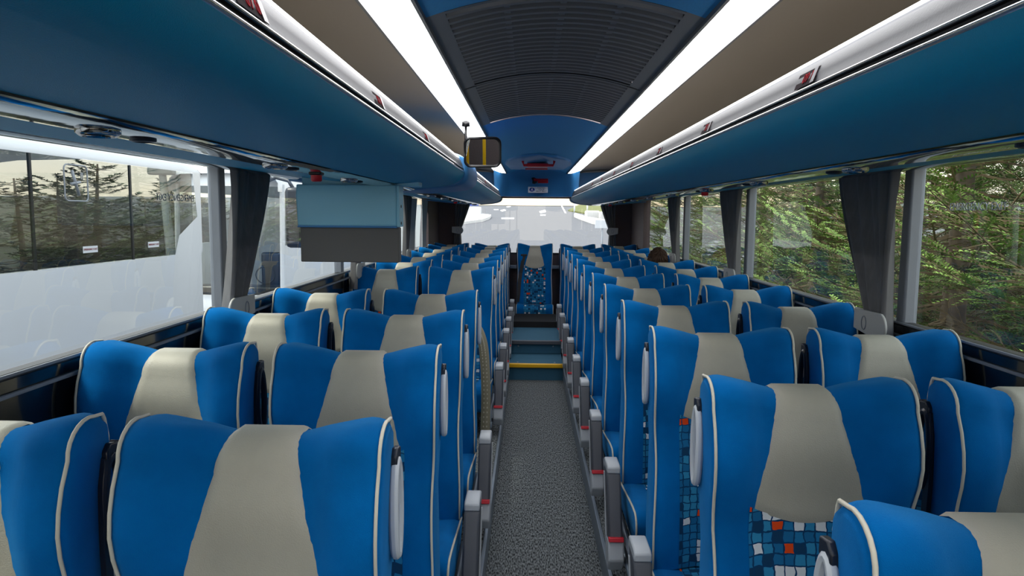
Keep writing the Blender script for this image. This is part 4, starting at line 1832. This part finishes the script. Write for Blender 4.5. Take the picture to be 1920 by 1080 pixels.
def coach_A():
    y0, y1 = -5.5, 7.95
    zt, zb = 1.93, 1.055     # window band
    root = empty('parked_coach', (BX - 1.25, (y0 + y1) / 2, GZ))
    tag(root, 'white coach with long tinted windows parked alongside on the left', 'coach')
    off = root.location.copy()

    def L_(m_):
        m_.v = [tuple(Vector(v) - off) for v in m_.v]
        return m_
    W = 2.5
    m_ = MB()
    m_.box(BX - 0.06, BX, y0, y1 + 0.05, GZ + 0.35, zb)                  # near side lower
    m_.box(BX - W, BX - W + 0.06, y0, y1 + 0.05, GZ + 0.35, 0.42)            # far side lower
    m_.box(BX - W, BX, y0, y1, GZ + 0.35, GZ + 0.45)
    # roof with rounded shoulders
    prof = [(0.0, zt), (0.0, zt + 0.07), (-0.05, zt + 0.14), (-0.16, zt + 0.19), (-0.4, zt + 0.22), (-W / 2, zt + 0.24), (-W + 0.4, zt + 0.22), (-W + 0.16, zt + 0.19), (-W + 0.05, zt + 0.14), (-W, zt + 0.07), (-W, zt)]
    rows = []
    for y, k in ((y0, 0), (y1 - 0.3, 0), (y1, 0.02), (y1 + 0.12, 0.08)):
        rows.append([(BX + x, y, z - k * (1 if z > zt else 0)) for x, z in prof])
    m_.grid(rows)
    # end wall
    m_.box(BX - W + 0.05, BX - 0.05, y1 + 0.03, y1 + 0.10, GZ + 0.35, 0.30)
    m_.box(BX - W + 0.05, BX - 0.05, y0 - 0.06, y0, GZ + 0.35, zt + 0.1)
    # end pillar: slanted white corner with a triangular lower piece
    m_.add([(BX, y1 - 0.55, zb), (BX, y1 + 0.08, zb), (BX, y1 + 0.08, zt), (BX, y1 - 0.10, zt), (BX, y1 - 0.02, zb + 0.40), (BX, y1 - 0.45, zb + 0.20)],
           [(0, 1, 5), (1, 4, 5), (1, 2, 4), (2, 3, 4)])
    L_(m_).build('body', 'bus_white', root, smooth='auto', bevel=0)
    ys = [y0, -3.2, -0.9, 1.4, 3.3, 5.28, 6.62, y1 - 0.1]
    for k, (a, b) in enumerate(zip(ys[:-1], ys[1:])):
        g_ = MB()
        g_.add([(BX - 0.01, a + 0.008, zb), (BX - 0.01, b - 0.008, zb), (BX - 0.01, b - 0.008, zt), (BX - 0.01, a + 0.008, zt)], [(0, 1, 2, 3)])
        L_(g_).build('window', 'glass_tint', root, fix=False)
    g_ = MB()
    g_.add([(BX - W + 0.02, y0, 0.42), (BX - W + 0.02, y1, 0.42), (BX - W + 0.02, y1, zt), (BX - W + 0.02, y0, zt)], [(0, 1, 2, 3)])
    L_(g_).build('far_window', 'glass_clear', root, fix=False)
    for y in ys[1:-1]:
        L_(MB().box(BX - 0.02, BX - 0.002, y - 0.012, y + 0.012, zb, zt)).build('window_seal', 'bus_dark', root)
    g_ = MB()
    g_.add([(BX - W + 0.05, y1 + 0.06, 0.30), (BX - 0.05, y1 + 0.06, 0.30), (BX - 0.05, y1 + 0.06, zt), (BX - W + 0.05, y1 + 0.06, zt)], [(0, 1, 2, 3)])
    L_(g_).build('windscreen', 'glass_clear', root, fix=False)
    for y in (4.40, 5.42):
        s_ = MB().box(BX, BX + 0.004, y + 1.55 - 0.10, y + 1.55 + 0.10, zb + 0.10, zb + 0.155)
        pl = L_(s_).build('exit_sticker', 'sign_white', root)
        text_obj('sticker_text', 'EMERGENCY EXIT', 0.024, 'digit_red', Vector((BX + 0.005, y + 1.55, zb + 0.128)) - off, (0, 1, 0), (0, 0, 1), pl)
    # pictogram frame: white outline with a hammer shape
    pg = MB()
    yc, zc = 5.80, 1.73
    ring = [(yc + 0.13 * 1 * x, zc + z) for x, z in [(p_[0], p_[1]) for p_ in rrect(1.0, 0.20, 0.06)]]
    ring = [(yc + a, zc + b) for a, b in rrect(0.15, 0.145, 0.04)]
    pg.tube([(BX + 0.006, a, b) for a, b in ring + [ring[0]]], 0.006, 6, cap=False)
    pg.tube([(BX + 0.006, yc - 0.05, zc + 0.10), (BX + 0.006, yc + 0.03, zc - 0.10)], 0.012, 6)
    pg.tube([(BX + 0.006, yc - 0.07, zc - 0.01), (BX + 0.006, yc + 0.05, zc + 0.01)], 0.012, 6)
    pg.tube([(BX + 0.006, yc + 0.07, zc + 0.09), (BX + 0.006, yc + 0.065, zc + 0.03)], 0.004, 6)
    pg.tube([(BX + 0.006, yc + 0.09, zc + 0.09), (BX + 0.006, yc + 0.085, zc + 0.03)], 0.004, 6)
    L_(pg).build('exit_pictogram', 'trim_grey', root, smooth=True)
    for y in (-1.5, 5.6):
        wv = MB()
        wv.lathe([(0, -0.14), (0.36, -0.14), (0.47, -0.10), (0.48, 0.0), (0.47, 0.12), (0, 0.12)], 28, Matrix.Translation((BX - 0.18, y, GZ + 0.48)) @ Matrix.Rotation(pi / 2, 4, 'Y'))
        L_(wv).build('wheel', 'bus_dark', root, smooth='auto')


coach_A()


def coach_B():
    y0, y1 = 16.0, 28.0
    xr = -5.72
    W = 2.5
    xl = xr - W
    root = empty('parked_coach', ((xr + xl) / 2, (y0 + y1) / 2, GZ))
    tag(root, 'white coach facing the camera with big windscreen, parked behind the first one', 'coach')
    off = root.location.copy()

    def L_(m_):
        m_.v = [tuple(Vector(v) - off) for v in m_.v]
        return m_
    ZT = 2.55           # roof
    WB = -0.35          # bottom of the windscreen
    WT = 2.10
    m_ = MB()
    m_.box(xr - 0.06, xr, y0 + 0.3, y1, GZ + 0.30, 0.75)
    m_.box(xl, xl + 0.06, y0 + 0.3, y1, GZ + 0.30, 0.75)
    m_.box(xl, xr, y1 - 0.06, y1, GZ + 0.30, ZT)
    m_.box(xl, xr, y0 + 0.3, y1, GZ + 0.30, GZ + 0.40)
    prof = [(xr, 1.98), (xr, ZT - 0.22), (xr - 0.08, ZT - 0.10), (xr - 0.3, ZT - 0.03), ((xr + xl) / 2, ZT), (xl + 0.3, ZT - 0.03), (xl + 0.08, ZT - 0.10), (xl, ZT - 0.22), (xl, 1.98)]
    rows = []
    for y, dz in ((y0 + 0.05, -0.16), (y0 + 0.2, -0.05), (y0 + 0.6, 0), (y1, 0)):
        rows.append([(x, y, z + (dz if z > 2.0 else 0)) for x, z in prof])
    m_.grid(rows)
    xs = [xl + W * k / 16 for k in range(17)]

    def fy(x):
        u = (x - (xl + xr) / 2) / (W / 2)
        return y0 - 0.12 + 0.40 * abs(u) ** 4
    m_.grid([[(x, fy(x) + dy, z) for x in xs] for dy, z in ((0.05, GZ + 0.25), (-0.04, GZ + 0.45), (-0.03, -0.60), (0.0, -0.42), (0.02, WB))])
    m_.grid([[(x, fy(x) + dy, z) for x in xs] for dy, z in ((0.20, WT), (0.24, WT + 0.15), (0.36, WT + 0.32))])
    for x in (xr - 0.03, xl + 0.03):
        m_.tube([(x, y0 + 0.30, -0.35), (x, y0 + 0.42, 2.15)], 0.06, 8)
    L_(m_).build('body', 'bus_white', root, smooth='auto')
    g_ = MB()
    g_.grid([[(x, fy(x) + 0.02 + 0.18 * (z - WB) / (WT - WB), z) for x in xs[1:-1]] for z in (WB, 0.4, 1.2, WT)])
    L_(g_).build('windscreen', 'glass', root, smooth=True, fix=False)
    for k in range(5):
        a = y0 + 0.5 + k * 2.3
        g_ = MB()
        g_.add([(xr - 0.01, a, 0.75), (xr - 0.01, a + 2.25, 0.75), (xr - 0.01, a + 2.25, 1.98), (xr - 0.01, a, 1.98)], [(0, 1, 2, 3)])
        L_(g_).build('side_window', 'glass', root, fix=False)
        g_ = MB()
        g_.add([(xl + 0.01, a, 0.75), (xl + 0.01, a + 2.25, 0.75), (xl + 0.01, a + 2.25, 1.98), (xl + 0.01, a, 1.98)], [(0, 1, 2, 3)])
        L_(g_).build('side_window', 'glass', root, fix=False)
    d_ = MB()
    d_.box(xl + 0.15, xr - 0.15, y0 + 0.35, y0 + 0.9, -0.60, -0.20)
    L_(d_).build('dashboard', 'bus_dark', root, bevel=0.05)
    st_ = MB()
    ring = [(xr - 0.65 + 0.23 * cos(2 * pi * k / 24), y0 + 0.9, 0.02 + 0.20 * sin(2 * pi * k / 24)) for k in range(25)]
    st_.tube(ring, 0.016, 6, cap=False)
    L_(st_).build('steering_wheel', 'bus_dark', root, smooth=True)
    for k, x0_ in enumerate((xr - 0.65, xl + 0.65)):
        q = MB().box(x0_ - 0.24, x0_ + 0.24, y0 + 1.25, y0 + 1.42, -0.60, 0.55)
        L_(q).build('driver_seat', 'handle_dark', root, bevel=0.06)
    bh = MB().box(xl + 0.1, xr - 0.1, y0 + 2.4, y0 + 2.45, GZ + 0.5, 1.3)
    L_(bh).build('partition', 'trim_grey', root)
    for x0_ in (xr - 1.15, xr - 2.2):
        wp = MB().tube([(x0_ + 0.85, fy(x0_ + 0.85) - 0.02, WB), (x0_ + 0.3, fy(x0_ + 0.3) - 0.03, WB + 0.07), (x0_, fy(x0_) - 0.03, WB + 0.16)], 0.018, 6)
        L_(wp).build('wiper', 'bus_dark', root, smooth=True)
    mr_ = MB()
    mr_.tube([(xr - 0.30, y0 + 0.15, 2.20), (xr + 0.05, y0 - 0.18, 2.28), (xr + 0.40, y0 - 0.40, 2.20), (xr + 0.55, y0 - 0.50, 2.0)], 0.04, 8)
    arm_ = L_(mr_).build('mirror_arm', 'handle_dark', root, smooth=True)
    mh_ = MB()
    mh_.box(xr + 0.36, xr + 0.76, y0 - 0.62, y0 - 0.38, 0.75, 2.06)
    L_(mh_).build('mirror_housing', 'handle_dark', arm_, bevel=0.09)
    for x in (xl + 0.35, xr - 0.35):
        l_ = MB().box(x - 0.2, x + 0.2, fy(x) - 0.05, fy(x) + 0.05, GZ + 0.75, GZ + 0.9)
        L_(l_).build('headlight', 'glass_clear', root, bevel=0.02)


coach_B()

# ------------------------------------------------------------------ conifers
def tree_meshes(seed, height, radius, nb, mat_f='needles', bare=0.25, base=0.3, fine=1.0, big=1.0):
    rnd = random.Random(seed)
    fol = MB()
    ages = []
    twg = MB()
    trunk = MB()
    tp = [(0.05 * sin(z * 0.9 + seed), 0.05 * cos(z * 0.7 + seed), z) for z in [height * k / 8 for k in range(9)]]
    trunk.tube(tp, [0.13 * (1 - 0.85 * k / 8) for k in range(9)], 9)

    def sprig(p, d, up, L, w, age):
        """a feathered shoot: flat tapering blade pairs along d"""
        d = d.normalized()
        side = d.cross(up).normalized()
        n = max(4, int(L / 0.030 / big))
        for i in range(n):
            t_ = (i + 0.5) / n
            c0 = p + d * (L * t_) + Vector((0, 0, -0.10 * L * t_ * t_))
            ww = (w * (1 - 0.75 * t_) + 0.012) * 0.75 * big
            for s_ in (-1, 1):
                q = (side * s_ * 1.0 + d * 0.75 + up * rnd.uniform(-0.15, 0.35)).normalized()
                tip = c0 + q * ww
                b0 = c0 - d * 0.009 * big
                b1 = c0 + d * 0.011 * big
                m0 = c0 + q * ww * 0.55 - d * 0.008 * big + up * 0.004
                m1 = c0 + q * ww * 0.55 + d * 0.008 * big + up * 0.004
                o = fol.add([b0, b1, m1, tip, m0], [(0, 1, 2, 4), (4, 2, 3)])
                a_ = min(1, max(0, age + rnd.uniform(-0.12, 0.12) + 0.25 * t_))
                ages.extend([a_ * 0.8, a_ * 0.8, a_, min(1, a_ + 0.15), a_])
    for b in range(nb):
        h = base + (height - base) * (b + rnd.random()) / nb
        az = rnd.uniform(0, 2 * pi)
        f = 1 - (h / height) ** 1.3
        L = radius * (0.25 + 0.75 * f) * rnd.uniform(0.7, 1.1)
        d = Vector((cos(az), sin(az), rnd.uniform(-0.12, 0.22)))
        p = Vector((0, 0, h))
        pts_ = []
        n = 7
        for i in range(n + 1):
            t_ = i / n
            pts_.append(p + d * (L * t_) + Vector((0, 0, 0.12 * L * (t_ * t_) - 0.10 * L * sin(pi * t_))) + Vector((rnd.uniform(-1, 1), rnd.uniform(-1, 1), rnd.uniform(-1, 1))) * 0.02)
        isbare = rnd.random() < bare
        twg.tube(pts_, [0.013 * (1 - 0.8 * i / n) + 0.002 for i in range(n + 1)], 4, cap=False)
        ns = int(L / 0.060 * fine)
        for i in range(ns):
            t_ = 0.22 + 0.78 * (i + rnd.random()) / ns
            k = min(n - 1, int(t_ * n))
            q = pts_[k].lerp(pts_[k + 1], t_ * n - k)
            dd = (pts_[k + 1] - pts_[k]).normalized()
            sd_ = dd.cross(Vector((0, 0, 1))).normalized() * (1 if i % 2 else -1)
            dirn = (dd * 0.8 + sd_ * rnd.uniform(0.6, 1.1) + Vector((0, 0, rnd.uniform(-0.1, 0.25)))).normalized()
            l_ = L * 0.30 * (1.15 - t_) * rnd.uniform(0.6, 1.3) + 0.08
            if isbare or t_ < 0.25:
                e1 = q + dirn * l_
                twg.tube([q, q + dirn * l_ * 0.5 + Vector((0, 0, rnd.uniform(-0.03, 0.03))), e1], [0.005, 0.0035, 0.0015], 3, cap=False)
                for z_ in range(2):
                    e0 = q + dirn * l_ * rnd.uniform(0.3, 0.9)
                    dv = (dirn + Vector((rnd.uniform(-1, 1), rnd.uniform(-1, 1), rnd.uniform(-0.5, 0.8)))).normalized()
                    twg.tube([e0, e0 + dv * l_ * 0.4], [0.003, 0.001], 3, cap=False)
            else:
                sprig(q, dirn, Vector((0, 0, 1)), l_, 0.05 + 0.03 * rnd.random(), 0.15 + 0.55 * t_)
                twg.tube([q, q + dirn * l_ * 0.7], [0.004, 0.002], 3, cap=False)
    return fol, ages, twg, trunk


def make_tree(seed, height, radius, nb, label, loc, group, mat_f='needles', bare=0.25, base=0.3, fine=1.0, big=1.0):
    fol, ages, twg, trunk = tree_meshes(seed, height, radius, nb, mat_f, bare, base, fine, big)
    root = empty('conifer_tree', loc)
    tag(root, label, 'tree', group)
    tr = trunk.build('trunk', 'bark', root, smooth=True)
    fo = fol.build('foliage', mat_f, root, fix=False)
    at = fo.data.attributes.new('age', 'FLOAT', 'POINT')
    at.data.foreach_set('value', ages)
    twg.build('branches', 'twig', root, fix=False)
    return root


GR = 'conifers outside the right windows'
RT = [
    (3.95, 6.9, 0), (4.5, 8.7, 1), (4.1, 10.4, 2), (4.5, 12.4, 1), (4.1, 14.4, 2), (4.5, 16.6, 1), (4.1, 19.0, 2), (4.4, 21.6, 1),
    (6.2, 8.2, 2), (6.2, 10.8, 1), (6.2, 13.6, 2), (6.4, 16.8, 1), (4.2, 5.0, 1), (6.4, 20.0, 2), (8.4, 9.6, 1), (8.4, 13.8, 2), (8.6, 19.0, 1), (4.5, 2.6, 2), (6.4, 5.4, 1),
]
RL = ['fir tree with a thick grey trunk right outside the nearest right window', 'fir tree just beyond the thick trunk outside the right window',
      'bushy fir tree outside the second right window', 'fir tree outside the second right window, further along', 'fir tree outside the third right window',
      'fir tree past the third right window', 'fir tree outside the far right windows', 'fir tree near the rear right corner of the coach',
      'fir tree behind the thick-trunked one on the right', 'fir tree in the second line beyond the second right window', 'fir tree in the second line beyond the third right window',
      'fir tree in the second line, further back on the right', 'fir tree at the right edge of the nearest right window', 'fir tree in the second line near the rear right corner',
      'fir tree deep in the wood behind the nearest right window', 'fir tree deep in the wood behind the third right window', 'fir tree deep in the wood by the rear right', 'fir tree beside the front right seats', 'fir tree in the second line beside the front right seats']
tp_ = [None, None, None]
for (x, y, k), lb in zip(RT, RL):
    if tp_[k] is None:
        tp_[k] = make_tree(11 + k, [5.2, 5.8, 4.8][k], [1.9, 2.1, 1.8][k], [150, 170, 160][k], lb, (x, y, GZ), GR, bare=[0.30, 0.08, 0.10][k])
        o = tp_[k]
    else:
        o = copy_tree(tp_[k])
        o['label'] = lb
    o.location = (x, y, GZ + max(0, 0.26 * (x - 3.0)) - 0.03)
    o.rotation_euler = (0, 0, (x * 7 + y * 3) % 6.28)
    s_ = 1.0 + 0.12 * sin(x * 5 + y)
    o.scale = (s_, s_, s_ * 1.05)

GL_ = 'conifers beyond the parked coach'
LT = [(-11.5, 15.8, 0), (-11.0, 17.4, 1), (-11.6, 18.9, 2), (-11.0, 20.3, 0), (-11.4, 22.0, 1), (-11.0, 23.8, 2), (-11.6, 25.8, 0), (-13.6, 20.4, 2), (-13.8, 23.4, 1), (-13.6, 27.0, 1), (-13.9, 30.5, 2)]
LN = ['leftmost', 'second', 'third', 'fourth', 'fifth', 'sixth', 'seventh', 'eighth', 'ninth', 'tenth', 'eleventh']
td = None
order = sorted(LT, key=lambda q: q[0] / q[1])
for i, (x, y, k) in enumerate(order):
    lb = 'dark conifer seen through the windows of the parked coach, %s from the left' % LN[i]
    if td is None:
        td = make_tree(31, 5.0, 1.9, 130, lb, (x, y, GZ), GL_, mat_f='needles_dark', bare=0.02, fine=0.9, big=2.6)
        o = td
    else:
        o = copy_tree(td)
        o['label'] = lb
    o.location = (x, y, GZ)
    o.rotation_euler = (0, 0, (x * 3 + y * 5) % 6.28)
    s_ = 0.92 + 0.14 * sin(x * 9 + y * 2)
    o.scale = (s_ * 1.1, s_ * 1.1, s_ * 0.82)

# street lamp beyond the parked coach
lp = empty('street_lamp', (-8.15, 16.0, GZ))
tag(lp, 'leaning grey lamp post seen through the parked coach windows', 'street lamp')
MB().tube([(0.1, 0, 0), (0, 0, 1.5), (-0.15, 0, 3.7)], [0.13, 0.11, 0.08], 12).build('pole', 'galv', lp, smooth=True)
MB().box(-0.45, 0.12, -0.12, 0.12, 3.68, 3.85).build('lamp_head', 'galv', lp, bevel=0.04)
